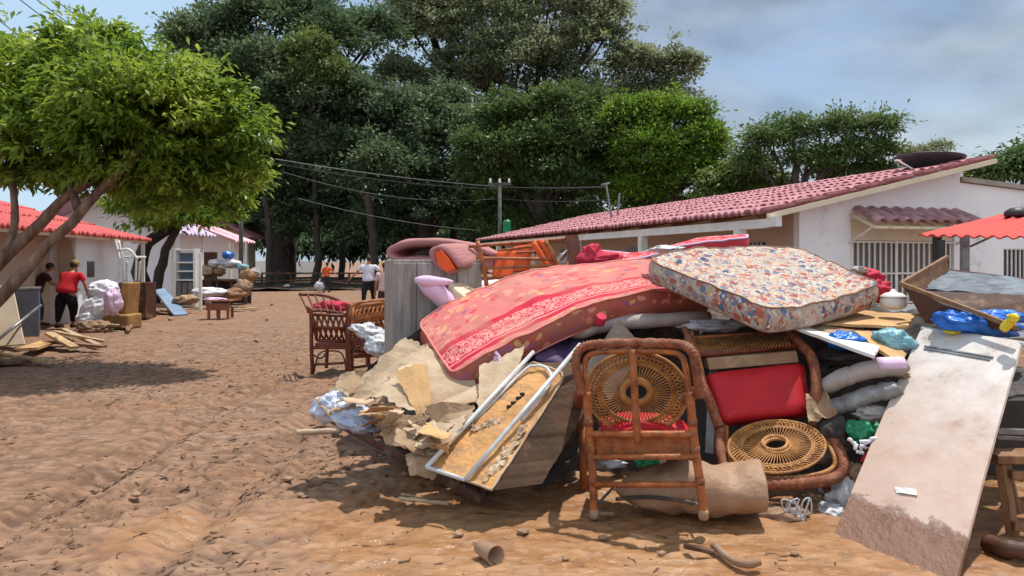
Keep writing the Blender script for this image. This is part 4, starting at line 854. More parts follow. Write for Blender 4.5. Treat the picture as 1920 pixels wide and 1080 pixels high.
# folded pink mat: looped foam on cabinet
T = thing('folded_mat', 'thick pink foam mat folded into a flat loop on top of the grey cabinet', 'mat', tuple(at(810, 500, 7.2)))
def strip(g, path, wv, th, n=60, nb=8, lump=.02, seed=0):
    """thick strip: centre path in section, extruded along wv with rounded ends"""
    P = spline(path, n); vs = []; tot = 0; S = []
    for i, p in enumerate(P):
        d = (P[min(i + 1, n)] - P[max(i - 1, 0)]).normalized(); nn = d.cross(Vector(wv)).normalized()
        for k in range(2 * nb):
            if k < nb: v = k / (nb - 1); s_ = 1
            else: v = 1 - (k - nb) / (nb - 1); s_ = -1
            e = math.sqrt(max(0, 1 - abs(2 * v - 1) ** 5)); f_ = min(1, .35 + 2.5 * min(i, n - i) / n * 4)
            o_ = nn * s_ * th / 2 * (.35 + .65 * e) * f_
            q = p + Vector(wv) * (v - .0) + o_; q += Vector((noise.noise(q * 5 + Vector((seed, 0, 0))), noise.noise(q * 5 + Vector((0, seed, 7))), noise.noise(q * 5 + Vector((0, 9, seed))))) * lump
            vs.append(q)
    m_ = 2 * nb; fs = [(i * m_ + k, i * m_ + (k + 1) % m_, (i + 1) * m_ + (k + 1) % m_, (i + 1) * m_ + k) for i in range(n) for k in range(m_)]
    fs += [tuple(range(m_))[::-1], tuple(n * m_ + k for k in range(m_))]
    o = g.add(vs, fs)
    for i in range(n + 1):
        for k in range(m_): g.uv[o + i * m_ + k] = (i / n * 2.5, k / m_ * 1.6)
g = G(); strip(g, [at(925, 478, 6.9), at(850, 456, 6.9), at(760, 455, 6.9), at(728, 470, 6.9), at(745, 487, 6.9), at(800, 488, 6.9), at(850, 500, 6.85), at(880, 502, 6.8)], (.12, .9, -.02), .088, lump=.012)
g.build('foam', PM['stripes'], T, smooth=True)
T = thing('rolled_mattress', 'rolled striped mattress with orange end lying inside the folded mat', 'mattress', tuple(at(850, 515, 6.7)))
g = G(); a, b = at(826, 486, 6.5), at(905, 490, 7.2)
g = G(); strip(g, [at(838, 513, 6.5), at(815, 494, 6.5), at(808, 474, 6.5), at(824, 465, 6.5), at(842, 478, 6.5), at(858, 502, 6.5)], tuple(at(905, 484, 7.2) - at(826, 484, 6.5)), .085, n=50, lump=.015, seed=4)
g.build('cover', PM['stripes'], T, smooth=True)
g = G(); q = [at(x, y, 6.47) for x, y in ((816, 474), (826, 469), (840, 484), (852, 504), (838, 510), (822, 496))]; g.add(q + [p + Vector((.02, .12, 0)) for p in q], [(0, 1, 2, 3, 4, 5)] + [(i, (i + 1) % 6, (i + 1) % 6 + 6, i + 6) for i in range(6)]); g.build('exposed_end', M['orange_fab'], T)

# grey cabinet
c0, c1, c2_ = at(728, 640, 6.5), at(738, 487, 6.5), at(905, 487, 6.75); c3 = at(900, 640, 6.75); c0.z = c3.z = .0
T = thing('grey_cabinet', 'tall grey weathered cabinet standing behind the lilac cushion', 'cabinet', (c0.x, c0.y, 0))
X = (c2_ - c1); X.z = 0; Yv = Vector((-X.y, X.x, 0)).normalized() * .5; lz = c1.z; lean = Vector((.02, 0, 0))
g = G(); g.obox(c0 + Vector((.04, .0, 0)), X, Yv, Vector((.0, 0, lz))); g.build('carcass', M['grey_cab'], T, bevel=.008)
xn = X.normalized(); ynn = -Yv.normalized()
for k, (a, b) in enumerate(((.01, .20), (.215, .56), (.575, .80))):
    g = G(); g.obox(c0 + Vector((.04, 0, .06)) + xn * a + ynn * .018, xn * (b - a), -ynn * .0165, Vector((0, 0, lz - .09))); g.build('door', M['grey_cab'], T, bevel=.004)

# lilac cushion, cream box, pale boards
g = G(); P = spline([at(785, 528, 6.42), at(815, 545, 6.46), at(850, 575, 6.5), at(895, 600, 6.5)], 24); g.tube(P, [.02 + .095 * math.sin(min(1, (i + .8) / 9) * math.pi / 2) for i in range(25)], 16, flat=.75); P2 = spline([at(778, 525, 6.32), at(815, 528, 6.38), at(850, 528, 6.4)], 10); g.tube(P2, [.02, .035, .045, .05, .05, .045, .04, .035, .03, .02, .01], 14)
g.build('cushion', M['lilac_fab'], smooth=True, label='pale lilac cushion bent over the pink flowered mattress edge', cat='cushion')
g = G(); a = at(838, 528, 6.5); b = at(898, 578, 6.25); g.obox(a, b - a, at(905, 524, 7.1) - a, Vector((0, 0, -.16))); g.build('foam_block', mat('cream foam', srgb(222, 206, 176), srgb(190, 168, 140), 3, .85, .3, 20, mud=.2), bevel=.03, label='cream foam block between the lilac cushion and the pink mattress', cat='foam block')
g = G(); g.blob(at(925, 545, 6.9), (.30, .2, .10), 3, .2, 2, .2); g.build('pale_quilt', M['white_cloth'], smooth=True, label='pale quilt corner under the upturned rattan chair', cat='quilt')

# upturned rattan chair with orange cushions
T = thing('upturned_chair', 'upturned thin framed rattan chair with orange cushions on top of the heap', 'chair', tuple(at(985, 520, 7.2)))
def rods(T, name, segs, m_, r=.014, D=7.2):
    for s in segs:
        g = G(); (x0, y0, d0), (x1, y1, d1) = s[0], s[1]; rr = s[2] if len(s) > 2 else r; g.tube(spline([at(x0, y0, d0), at((x0 + x1) / 2 + (y1 - y0) * .02, (y0 + y1) / 2, (d0 + d1) / 2), at(x1, y1, d1)], 8), rr, 8); g.build(name, m_, T, smooth=True)
rods(T, 'leg', [((895, 452, 6.7), (913, 538, 6.7), .02), ((1022, 452, 6.8), (1050, 508, 6.8), .024), ((1072, 445, 7.6), (1062, 505, 7.4), .02)], M['rattan'])
rods(T, 'rung', [((892, 484, 6.7), (1036, 486, 6.8), .015), ((900, 504, 6.7), (1044, 497, 6.8), .014), ((912, 523, 6.7), (1046, 508, 6.8), .014), ((880, 462, 6.8), (1075, 447, 7.6), .016), ((920, 460, 7.5), (1060, 452, 7.6), .012), ((935, 470, 7.5), (1000, 462, 7.2), .012),
     ((1083, 446, 7.7), (1040, 500, 7.4), .012), ((995, 455, 7.5), (1012, 500, 7.3), .012), ((895, 478, 7.4), (1035, 470, 7.4), .011), ((938, 540, 6.8), (1040, 500, 6.9), .013)], M['rattan'])
g = G(); g.tube(spline([at(1000, 455, 7.0), at(1016, 480, 6.95), at(1030, 505, 6.9)], 8), .03, 10); g.tube(spline([at(1014, 452, 7.0), at(1030, 478, 6.95), at(1044, 503, 6.9)], 8), .03, 10); g.build('backrest_post', M['orange_fab'], T, smooth=True, label='bright orange varnished double post')
g = G(); a = at(930, 472, 7.1); g.obox(a, at(968, 470, 7.1) - a, at(922, 520, 7.0) - a, (0, .09, 0)); g.build('seat_cushion', M['orange_fab'], T, bevel=.02)
g = G(); a = at(962, 462, 7.5); g.obox(a, at(1000, 458, 7.5) - a, at(955, 512, 7.4) - a, (0, .07, 0)); g.build('back_cushion', M['orange_fab'], T, bevel=.02)
g = G(); a = at(1060, 442, 7.5); g.obox(a, at(1084, 440, 7.5) - a, at(1070, 508, 7.4) - a, (0, .03, 0)); g.build('side_panel', M['rattan_dark'], T)
g = G(); g.blob(at(1068, 490, 7.6), (.13, .12, .11), 11, .2, 2, .25); g.build('white_sack', M['white_bag'], smooth=True, label='small white sack wedged right of the upturned rattan chair', cat='sack')
g = G(); g.blob(at(1106, 482, 7.4), (.11, .1, .13), 12, .35, 2.5, .3, tilt=.5); g.blob(at(1128, 486, 7.4), (.22, .1, .07), 13, .3, 2.5, .3); g.build('crimson_garment', M['red_cloth'], smooth=True, label='crumpled crimson garment beside the upturned rattan chair', cat='garment')
g = G(); g.blob(at(1140, 497, 7.5), (.34, .14, .06), 14, .25, 2.5, .25); g.build('white_sheet', M['white_cloth'], smooth=True, label='crumpled white sheet under the crimson garment', cat='sheet')
g = G(); g.blob(at(1250, 468, 6.55), (.16, .13, .035), 33, .3, 2.5, .3); g.build('white_rag', M['white_bag'], smooth=True, label='white rag lying on the far left corner of the cream flowered mattress', cat='rag')

# dark slanting board and cardboard at left of heap
g = G(); a = at(664, 708, 5.9); b = at(800, 606, 6.2); g.obox(a, b - a, (.35, .5, -.05), (.03, 0, -.13)); g.build('black_board', M['black'], label='black board slanting up to the grey cabinet above the cardboard', cat='board')
g = G(); a = gp(598, 792); a.z = .10; b = at(905, 938, 4.85); b.z = .05; g.beam(a, b, .05, .07); g.build('bed_rail', M['wood_dark'], label='long dark wooden rail running under the cardboard at left', cat='rail', bevel=.006)
g = G(); g.obox(gp(640, 792) + Vector((0, 0, .0)), gp(900, 930) - gp(640, 792), (.9, 1.5, 0), (0, 0, .06)); g.build('flat_board', M['wood_dark'], label='dark wooden panel lying flat beneath the torn cardboard', cat='panel')
CS = [  # corners px,py,D ; material; crumple; label
 ([(640, 745, 5.6), (760, 640, 6.0), (820, 650, 6.0), (735, 760, 5.5)], 'card', .05, 'upper left torn cardboard sheet beneath the black board', 'torn cardboard sheet'),
 ([(690, 700, 5.85), (780, 640, 6.1), (830, 700, 5.75), (760, 745, 5.6)], 'card', .035, '', ''),
 ([(700, 740, 5.45), (800, 640, 5.95), (905, 720, 5.5), (800, 780, 5.2)], 'card', .04, 'large smooth cardboard sheet shaded by the pink mattress', ''),
 ([(740, 700, 5.55), (800, 680, 5.6), (810, 770, 5.25), (785, 782, 5.2)], 'card2', .02, 'brown folded cardboard flap with a sharp crease in the middle', ''),
 ([(810, 768, 5.2), (785, 782, 5.15), (895, 760, 5.15), (900, 718, 5.45)], 'card', .02, 'pale triangular cardboard flap pointing right under the mattress corner', ''),
 ([(600, 760, 5.65), (650, 715, 5.8), (720, 735, 5.6), (650, 780, 5.45)], 'card', .06, 'jagged upright cardboard scrap above the white plastic bag', ''),
 ([(655, 765, 5.5), (745, 755, 5.4), (770, 800, 5.15), (690, 800, 5.25)], 'card_mud', .07, 'crumpled cardboard scrap right of the white plastic bag', ''),
 ([(710, 790, 5.2), (800, 780, 5.1), (800, 850, 4.95), (720, 830, 5.05)], 'card_mud', .08, 'wet crumpled cardboard in the middle of the lower edge', ''),
 ([(760, 805, 5.0), (880, 790, 5.0), (845, 850, 4.8), (765, 845, 4.85)], 'card', .05, 'wavy stack of pale cardboard beside the upholstered bed base', ''),
 ([(755, 825, 4.95), (860, 822, 4.9), (820, 862, 4.75), (765, 862, 4.8)], 'card', .05, 'second wavy cardboard layer from the ground near the bed base', ''),
 ([(760, 850, 4.82), (845, 845, 4.8), (810, 885, 4.66), (765, 880, 4.7)], 'card_mud', .05, 'lowest muddy cardboard layer touching the dark wooden rail', ''),
 ([(800, 775, 5.1), (890, 765, 5.1), (885, 800, 4.95), (810, 795, 5.0)], 'card_mud', .05, 'narrow cardboard strip under the triangular flap', ''),
 ([(640, 700, 5.85), (690, 690, 5.9), (680, 745, 5.7), (625, 745, 5.8)], 'card_mud', .05, 'ragged brown cardboard piece at the foot of the two rattan chairs', ''),
 ([(900, 690, 5.5), (985, 650, 5.6), (960, 720, 5.3), (895, 770, 5.1)], 'card', .015, 'plain pale board standing in shade left of the white tube frame', '')]
CS[1] = (CS[1][0], 'card_mud', .05, 'cardboard sheet just under the left corner of the pink mattress', '')
for k, (q, m_, am, lab, _) in enumerate(CS):
    g = G(); g.sheet([at(*p) for p in q], 32, 32, am * .95, 4, .008, seed=k + 1, ragged=.09, folds=5); g.build('torn_cardboard', M[m_], label=lab, cat='cardboard', group='torn cardboard at the left of the heap')
for k in range(46):   # curled flakes
    rs = random.Random(k + 50); x = 640 + rs.random() * 210; y = 742 + (x - 640) * .45 + rs.uniform(-20, 38); D = 5.45 - (x - 640) * .0032; s = rs.uniform(.06, .2); c = at(x, y, D); an = rs.random() * 6
    u = Vector((math.cos(an), math.sin(an), rs.uniform(-.5, .5))) * s; v = Vector((-math.sin(an), math.cos(an), rs.uniform(-.6, .6))) * s * rs.uniform(.5, 1)
    g = G(); g.sheet([c, c + u, c + u + v, c + v], 12, 12, .03, 7, .005, seed=k, ragged=.15, folds=2); g.build('cardboard_flake', M[('card', 'card_mud', 'card2', 'card_mud')[k % 4]], label='small curled flake of torn cardboard on the lower left slope of the heap', cat='cardboard', group='small cardboard flakes')
g = G(); g.blob(at(622, 765, 5.45), (.14, .12, .10), 21, .3, 2, .3); g.blob(at(668, 782, 5.3), (.19, .13, .09), 22, .3, 2, .35, rot=-.4, tilt=.25); g.tube(spline([at(590, 768, 5.5), at(604, 765, 5.48), at(615, 765, 5.45)], 6), [.008, .02, .05], 8)
g.build('plastic_bag', mat('white blue plastic bag', srgb(214, 214, 220), srgb(134, 150, 186), 6, .4, .3, 30, mud=.1), smooth=True, label='white plastic bag with blue print at the left tip of the heap', cat='bag')

# box-spring bed base leaning, tan face, fabric sides
A0, A1, A2_, A3 = at(812, 872, 4.78), at(1010, 655, 5.75), at(1110, 690, 5.35), at(918, 930, 4.55)
A0, A1, A2_, A3 = at(806, 872, 4.72), at(992, 678, 5.5), at(1062, 702, 5.25), at(922, 920, 4.46)
T = thing('box_spring', 'upholstered bed base leaning on the heap with torn orange tan face', 'bed base', (A3.x, A3.y, 0))
nb = (A3 - A0).cross(A1 - A0).normalized(); nb = nb if nb.y < 0 else -nb   # face normal towards viewer/up
dn = Vector((.30, .12, -.06)).normalized()
g = G(); ee = 1.0
U = (A1 - A0); V = (A3 - A0)
def fpt(u, v, h=0): return A0 + U * u + (A0.lerp(A3, v) - A0).lerp(A1.lerp(A2_, v) - A1, u) + nb * h
n_ = 30; m__ = 14; vs = []; 
for j in range(m__ + 1):
    for i in range(n_ + 1):
        u, v = i / n_, j / m__; x, y = 2 * u - 1, 2 * v - 1; 
        if u > .8: w_ = (u - .8) / .2; k = math.sqrt(max(0, 1 - w_ ** 2)) ** .5 * .25 + .75; v = .5 + (v - .5) * k
        p = fpt(u, v); vs.append(p + nb * (.012 * noise.noise(p * 9) + .006 * noise.noise(p * 25)))
w_ = n_ + 1; th = dn * .30; vs2 = [p + dn * .34 for p in vs]
g.add(vs, [(j * w_ + i, (j + 1) * w_ + i, (j + 1) * w_ + i + 1, j * w_ + i + 1) for j in range(m__) for i in range(n_)])
g.build('face_panel', mat('torn orange tan face', srgb(206, 156, 96), srgb(172, 120, 70), 4, .75, .7, 30, mud=.55, mudscale=9), T, smooth=True)
g = G(); ed = [i for i in range(n_)] + [j * w_ + n_ for j in range(m__)] + [m__ * w_ + i for i in range(n_, 0, -1)] + [j * w_ for j in range(m__, 0, -1)]; ne = len(ed)
# side skirts: extend to the right/back
S = [vs[i] for i in ed]; S2 = [p + Vector((.31, .20, -.02)) for p in S]
g.add(S + S2, [(i, i + ne, (i + 1) % ne + ne, (i + 1) % ne) for i in range(ne)] + [tuple(range(ne, 2 * ne))]); g.build('side_cover', mat('brown base fabric', srgb(84, 60, 42), srgb(58, 42, 30), 3, .85, .35, 25, mud=.12), T, smooth=False)
g = G(); g.tube([vs[i] + nb * .004 for i in ed], .009, 6, closed=True); g.build('piping', M['card'], T, smooth=True)
g = G(); 
for (u, v, s) in ((.58, .40, .028), (.62, .42, .03), (.67, .44, .03), (.71, .45, .028)): g.box(fpt(u, v, .012), (s, s * .7, .02), rz=.6)
g.build('hole_trim', M['black'], T)
for k in range(8):
    g = G(); c = fpt(.02 + .05 * k, .84 + .02 * (k % 3), .02); g.sheet([c, c + Vector((.07, .03, .02)), c + Vector((.09, .1, .05)), c + Vector((.01, .08, .03))], 6, 6, .03, 12, .004, seed=k + 90, ragged=.2); g.build('torn_lining', M['card'], T)
for k in range(4):
    g = G(); c = fpt(.30 + .03 * k, .15 + .06 * k, .02); g.sheet([c, c + Vector((.07, .02, .0)), c + Vector((.08, .06, .03)), c + Vector((.01, .06, .03))], 6, 6, .03, 12, .004, seed=k + 80, ragged=.2); g.build('torn_lining', M['card'], T)
# white tube frame
T = thing('tube_frame', 'white metal tube frame with two long rails lying on the bed base', 'tube frame', (A0.x, A0.y, .2))
for (p, q) in (((800, 876, 4.66), (1000, 660, 5.5)), ((872, 900, 4.52), (1088, 646, 5.35))):
    g = G(); g.tube([at(*p), at(*q)], .016, 10); g.build('rail', M['metal'], T, smooth=True)
g = G(); g.tube(spline([fpt(.5, .30, .03) + Vector((-.25, -.1, -.16)), fpt(.85, .13, .03), fpt(.96, .3, .03), fpt(.96, .62, .03), fpt(.84, .85, .03), fpt(.5, .80, .03)], 30), .011, 8); g.build('curved_rail', M['metal'], T, smooth=True)
g = G(); a, b = at(800, 876, 4.66), at(872, 900, 4.52); g.tube([a, b], .013, 8); g.build('crossbar', M['metal'], T, smooth=True)
g = G(); a = at(1003, 672, 5.72); g.sheet([a, at(1035, 615, 6.2), at(1100, 628, 6.15), at(1075, 690, 5.7)], 16, 16, .04, 3, .03, seed=31); g.build('purple_cloth', M['purple_fab'], smooth=True, label='dark purple cloth between the pink mattress and the tube frame', cat='cloth')
g = G(); g.tube(spline([at(1065, 628, 6.0), at(1150, 606, 6.1), at(1250, 600, 6.15), at(1330, 592, 6.2)], 20), [.03, .07, .09, .09, .08, .09, .09, .08, .08, .09, .09, .09, .08, .08, .08, .08, .08, .07, .07, .06, .05], 12, flat=.7); g.build('rolled_blanket', M['grey_roll'], smooth=True, label='grey white rolled blanket under the pink mattress, right of the purple cloth', cat='blanket')
g = G(); g.obox(at(1158, 600, 5.9), at(1095, 690, 5.5) - at(1158, 600, 5.9), at(1205, 655, 5.75) - at(1158, 600, 5.9), (.02, .03, 0)); g.build('pointed_board', mat('grey brown panel', srgb(74, 62, 54), srgb(50, 42, 38), 3, .7, .3, 30, mud=.3), label='grey brown panel with a pointed corner behind the upright wicker chair', cat='panel')
g = G(); g.lathe(at(1127, 596, 5.9), [(.01, .02), (.04, .02), (.045, 0), (.045, -.05), (.03, -.07)][::-1], 16, Vector((.2, -.6, .8))); g.build('jar_lid', M['red_cloth'], label='small round pink lid on the rolled blanket', cat='lid')

# ---------------------------------------------------------------- wicker chairs
def ring_pts(c, ax_, ay_, n=48, ph=0): return [c + ax_ * math.cos(2 * math.pi * i / n + ph) + ay_ * math.sin(2 * math.pi * i / n + ph) for i in range(n)]
def disc(T, c, ax_, ay_, r_out, r_mid, r_in, spokes=56, m1=None, m2=None, name='woven_disc'):
    """woven sunburst disc: rings, radial spokes and a wavy outer lace"""
    m1 = m1 or M['rattan_pale']; nz_ = ax_.cross(ay_).normalized()
    g = G()
    for s, r in ((r_out, .010), (r_mid, .009), (r_mid + .05, .006), (r_in, .014)): g.tube(ring_pts(c, ax_ * s, ay_ * s, 56), r, 6, closed=True)
    for k in range(spokes):
        a = 2 * math.pi * k / spokes; d = ax_ * math.cos(a) + ay_ * math.sin(a); g.tube([c + d * r_in, c + d * ((r_in + r_mid) / 2) + nz_ * .006, c + d * r_mid], .0042, 5, cap=False)
    # lace between mid and outer: two opposing diagonal sets + wavy ring
    for k in range(spokes):
        a = 2 * math.pi * k / spokes
        for sg in (-1, 1):
            a2 = a + sg * .22; g.tube([c + (ax_ * math.cos(a) + ay_ * math.sin(a)) * r_mid, c + (ax_ * math.cos((a + a2) / 2) + ay_ * math.sin((a + a2) / 2)) * ((r_mid + r_out) / 2) + nz_ * .006 * sg, c + (ax_ * math.cos(a2) + ay_ * math.sin(a2)) * r_out], .0046, 5, cap=False)
    for q in (1 / 3, 2 / 3):
        rr = r_mid + (r_out - r_mid) * q; pts = [c + (ax_ * math.cos(a) + ay_ * math.sin(a)) * rr + nz_ * .006 * math.sin(a * spokes / 2) for a in [2 * math.pi * i / 168 for i in range(168)]]; g.tube(pts, .005, 5, closed=True)
    g.build(name, m1, T, smooth=True)
D0 = 4.67
T = thing('wicker_armchair', 'upright wicker armchair seen from behind with round sunburst back', 'chair', (at(1210, 970, D0).x, D0 + .25, 0), 'wicker armchairs')
def c1(px, py, d=0.): return at(px, py, D0 + d - .30 * (px - 1100) / 220)
tk = 150
fr_path = spline([c1(1092, 740, -.05), c1(1082, 700, -.04), c1(1080, 672, -.03), c1(1090, 654, -.02), c1(1115, 646, 0), c1(1190, 643, .0), c1(1262, 645, 0), c1(1290, 652, -.01), c1(1303, 672, -.02), c1(1307, 705, -.02), c1(1312, 745, 0)], 150)
g = G(); g.tube(fr_path, .029, 12, twist=.10, tk=tk * 2); g.build('top_rim', M['wicker'], T, smooth=True)
g = G(); g.tube(spline([c1(1102, 745, .0), c1(1097, 700, .0), c1(1098, 676, .0), c1(1108, 664, .0), c1(1130, 660, .0), c1(1190, 658, .0), c1(1255, 660, .0), c1(1276, 667, .0), c1(1284, 684, .0), c1(1290, 720, .0), c1(1295, 745, .0)], 60), .018, 10); g.build('back_hoop', M['rattan'], T, smooth=True)
for pts in ([(1100, 735), (1104, 790), (1108, 840), (1112, 900), (1114, 962)], [(1293, 735), (1298, 790), (1303, 840), (1312, 900), (1319, 958)]):
    g = G(); g.tube(spline([c1(x, y, 0) for x, y in pts], 50), [.026] * 51, 12); lg = g.build('leg', M['rattan'], T, smooth=True)
    for k in range(3):
        x, y = pts[1 + k]; a, b = c1(x, y - 4), c1(x, y + 8); g = G(); g.tube([a, b], .030, 12); g.build('binding', M['wicker'], lg, smooth=True)
    x, y = pts[-1]; f = c1(x, y); g = G(); g.lathe(Vector((f.x, f.y, max(f.z - .05, -.01))), [(.024, 0), (.031, .012), (.032, .04), (.026, .06)], 14); g.build('foot', M['mud_fab'], lg, smooth=True)
g = G(); g.tube(spline([c1(1186, 655, -.03), c1(1190, 740, -.045), c1(1196, 830, -.03)], 16), .023, 12); g.build('centre_post', M['rattan'], T, smooth=True)
for k, (y, r) in enumerate(((814, .021), (857, .018), (909, .018))):
    g = G(); g.tube([c1(1104 + k * 3, y, -.01), c1(1303 + k * 3, y - (1 if k else 0), -.01)], r, 10); g.build('rail', M['rattan'], T, smooth=True)
g = G(); a = c1(1110, 818, .02); g.obox(a, c1(1304, 818, .02) - a, c1(1112, 854, .02) - a, (0, .014, 0)); g.build('seat_apron', M['rattan'], T)
cc_ = c1(1193, 737, .16); disc(T, cc_, Vector((.305, -.075, 0)), Vector((0, -.03, .262)), 1, .70, .29, 60)
g = G(); g.tube(ring_pts(c1(1193, 735, .13), Vector((.088, 0, 0)), Vector((0, 0, .070)), 40), .022, 10, closed=True); g.build('hub_ring', M['rattan_pale'], T, smooth=True)
# seat, cushion, arms and front legs
a = c1(1108, 822, .06); g = G(); g.blob(c1(1205, 800, .32), (.29, .22, .085), 41, .12, 2, .1, rot=-.25); g.build('seat_cushion', M['red_fab'], T, smooth=True)
g = G(); g.obox(c1(1112, 835, .04), c1(1302, 835, .04) - c1(1112, 835, .04), (.1, .50, .0), (0, 0, -.03)); g.build('seat', M['rattan_dark'], T)
for sx, x in ((-1, 1092), (1, 1312)):
    p = c1(x, 735, 0); g = G(); g.tube(spline([p, p + Vector((sx * .01, .12, -.02)), p + Vector((sx * .0, .32, -.10)), p + Vector((-sx * .02, .52, -.2)), p + Vector((-sx * .04, .56, -.36))], 70), .034, 12, twist=.10, tk=tk * 2); g.build('armrest', M['wicker'], T, smooth=True)
    g = G(); q = p + Vector((-sx * .05, .55, -.3)); g.tube([q, Vector((q.x - sx * .01, q.y + .01, .0))], .026, 10); g.build('leg', M['rattan'], T, smooth=True)
for (p, q) in ((c1(1118, 948, .02), c1(1158, 905, .35)), (c1(1310, 948, .02), c1(1262, 905, .35))):
    g = G(); g.tube([p, q], .009, 6); g.build('brace', M['steel'], T)
g = G(); g.tube([c1(1112, 962, .02), c1(1150, 964, .1)], .014, 6); g.build('broken_cane', M['rope'], T)

# second wicker armchair lying on its back
T = thing('wicker_armchair', 'tipped wicker armchair lying on its round back with big red cushion', 'chair', tuple(at(1450, 890, 4.9)), 'wicker armchairs')
rim = spline([at(1352, 800, 5.25), at(1352, 845, 5.05), at(1366, 885, 4.92), at(1400, 903, 4.86), at(1470, 908, 4.84), at(1535, 903, 4.86), at(1572, 892, 4.9), at(1582, 868, 4.95), at(1566, 830, 5.08), at(1540, 795, 5.25)], 150)
g = G(); g.tube(rim, .036, 12, twist=.10, tk=300); g.build('back_rim', M['wicker'], T, smooth=True)
rim2 = spline([at(1362, 800, 5.25), at(1364, 845, 5.05), at(1378, 876, 4.94), at(1408, 891, 4.89), at(1470, 896, 4.87), at(1530, 890, 4.89), at(1560, 878, 4.93), at(1565, 860, 4.97), at(1550, 828, 5.1), at(1530, 795, 5.25)], 60)
g = G(); g.tube(rim2, .016, 8); g.build('inner_hoop', M['rattan_pale'], T, smooth=True)
dcn = at(1457, 836, 5.02); ay_ = (at(1455, 788, 5.22) - at(1455, 886, 4.86)) * .5; disc(T, dcn, Vector((.335, .02, 0)), ay_, 1, .72, .27, 60)
g = G(); g.tube(ring_pts(at(1453, 831, 5.03), Vector((.085, 0, 0)), ay_ * .27, 40), .015, 10, closed=True); g.build('hub_ring', M['rattan_pale'], T, smooth=True)
g = G(); cq = [at(1324, 700, 5.42), at(1508, 680, 5.48), at(1520, 772, 5.28), at(1352, 792, 5.24)]
nc = (cq[1] - cq[0]).cross(cq[3] - cq[0]).normalized(); nc = -nc if nc.y < 0 else nc
n = 16; top_ = []; 
for j in range(n + 1):
    for i in range(n + 1):
        u, v = i / n, j / n; x, y = 2 * u - 1, 2 * v - 1; k = max(abs(x), abs(y)) / (abs(x) ** 12 + abs(y) ** 12) ** (1 / 12) if max(abs(x), abs(y)) > 1e-3 else 1; u, v = (x * k + 1) / 2, (y * k + 1) / 2
        p = cq[0].lerp(cq[1], u).lerp(cq[3].lerp(cq[2], u), v); top_.append(p - nc * (.035 * (1 - max(abs(x), abs(y)) ** 5) + .008 * noise.noise(p * 6)))
w_ = n + 1; bot_ = [p + nc * .13 for p in [cq[0].lerp(cq[1], (i % w_) / n).lerp(cq[3].lerp(cq[2], (i % w_) / n), (i // w_) / n) for i in range(w_ * w_)]]
ed = [i for i in range(n)] + [j * w_ + n for j in range(n)] + [n * w_ + i for i in range(n, 0, -1)] + [j * w_ for j in range(n, 0, -1)]
fs = [(j * w_ + i, j * w_ + i + 1, (j + 1) * w_ + i + 1, (j + 1) * w_ + i) for j in range(n) for i in range(n)]; N0 = len(top_)
fs += [tuple(N0 + q for q in f[::-1]) for f in fs[:n * n]] + [(ed[(k + 1) % len(ed)], ed[k], ed[k] + N0, ed[(k + 1) % len(ed)] + N0) for k in range(len(ed))]
g.add(top_ + bot_, fs); g.build('seat_cushion', M['red_fab'], T, smooth=True)
g = G(); a = at(1326, 672, 5.46); g.obox(a, at(1494, 658, 5.52) - a, at(1330, 694, 5.44) - a, (.0, .12, 0)); g.build('foam_strip', M['card_mud'], T, bevel=.008)
g = G(); g.tube([at(1312, 666, 5.5), at(1490, 648, 5.56)], .022, 8); g.build('seat_rail', M['rattan_dark'], T, smooth=True)
g = G(); g.tube([at(1298, 634, 5.85), at(1478, 622, 5.9)], .016, 8); g.build('seat_rail', M['rattan'], T, smooth=True)
g = G()
for k in range(30):
    u = k / 29; g.tube([at(1298 + 188 * u - 6, 664 - 16 * u, 5.5), at(1302 + 176 * min(1, u + .12), 634 - 12 * u, 5.85)], .0055, 5); 
for k in range(8):
    v = k / 7; p, q = at(1308, 664, 5.5).lerp(at(1300, 634, 5.85), v), at(1488, 648, 5.56).lerp(at(1478, 622, 5.9), v); g.tube([p, q], .005, 5)
g.build('woven_panel', M['rattan_pale'], T, smooth=True)
for pts in ([(1284, 618, 5.9), (1298, 650, 5.6), (1308, 700, 5.4), (1328, 745, 5.3), (1348, 800, 5.22)], [(1478, 608, 5.95), (1490, 634, 5.65), (1520, 668, 5.45), (1530, 720, 5.3), (1524, 800, 5.22)]):
    g = G(); g.tube(spline([at(*p) for p in pts], 90), [.024] * 12 + [.036] * 79, 12, twist=.08, tk=260); g.build('armrest', M['wicker'], T, smooth=True)
g = G(); g.tube(spline([at(1296, 622, 5.9), at(1308, 664, 5.5), at(1322, 720, 5.4), at(1350, 800, 5.25)], 30), .018, 8); g.build('side_frame', M['rattan_pale'], T, smooth=True)
for (a, b) in (((1300, 640, 5.8), (1296, 760, 6.1)), ((1480, 620, 5.85), (1500, 760, 6.2))):
    g = G(); g.tube([at(*a), at(*b)], .025, 8); g.build('leg', M['rattan_dark'], T, smooth=True)
g = G(); g.blob(at(1390, 876, 5.15), (.13, .1, .05), 44, .3, 3, .3); g.build('plastic_wrap', M['grey_roll'], smooth=True, label='grey plastic wrap at the left beneath the round back of the tipped chair', cat='plastic wrap')
g = G(); g.blob(at(1540, 850, 5.25), (.12, .1, .07), 45, .3, 3, .3); g.build('plastic_wrap', M['grey_roll'], smooth=True, label='grey plastic wrap at the right beneath the round back of the tipped chair', cat='plastic wrap')
g = G(); g.tube(spline([at(1545, 900, 4.98), at(1552, 925, 4.98), at(1540, 948, 5.0), at(1515, 960, 5.05)], 12), .03, 8); g.build('curved_tube', M['rattan_dark'], smooth=True, label='short curved red brown tube under the rim of the tipped chair', cat='tube')

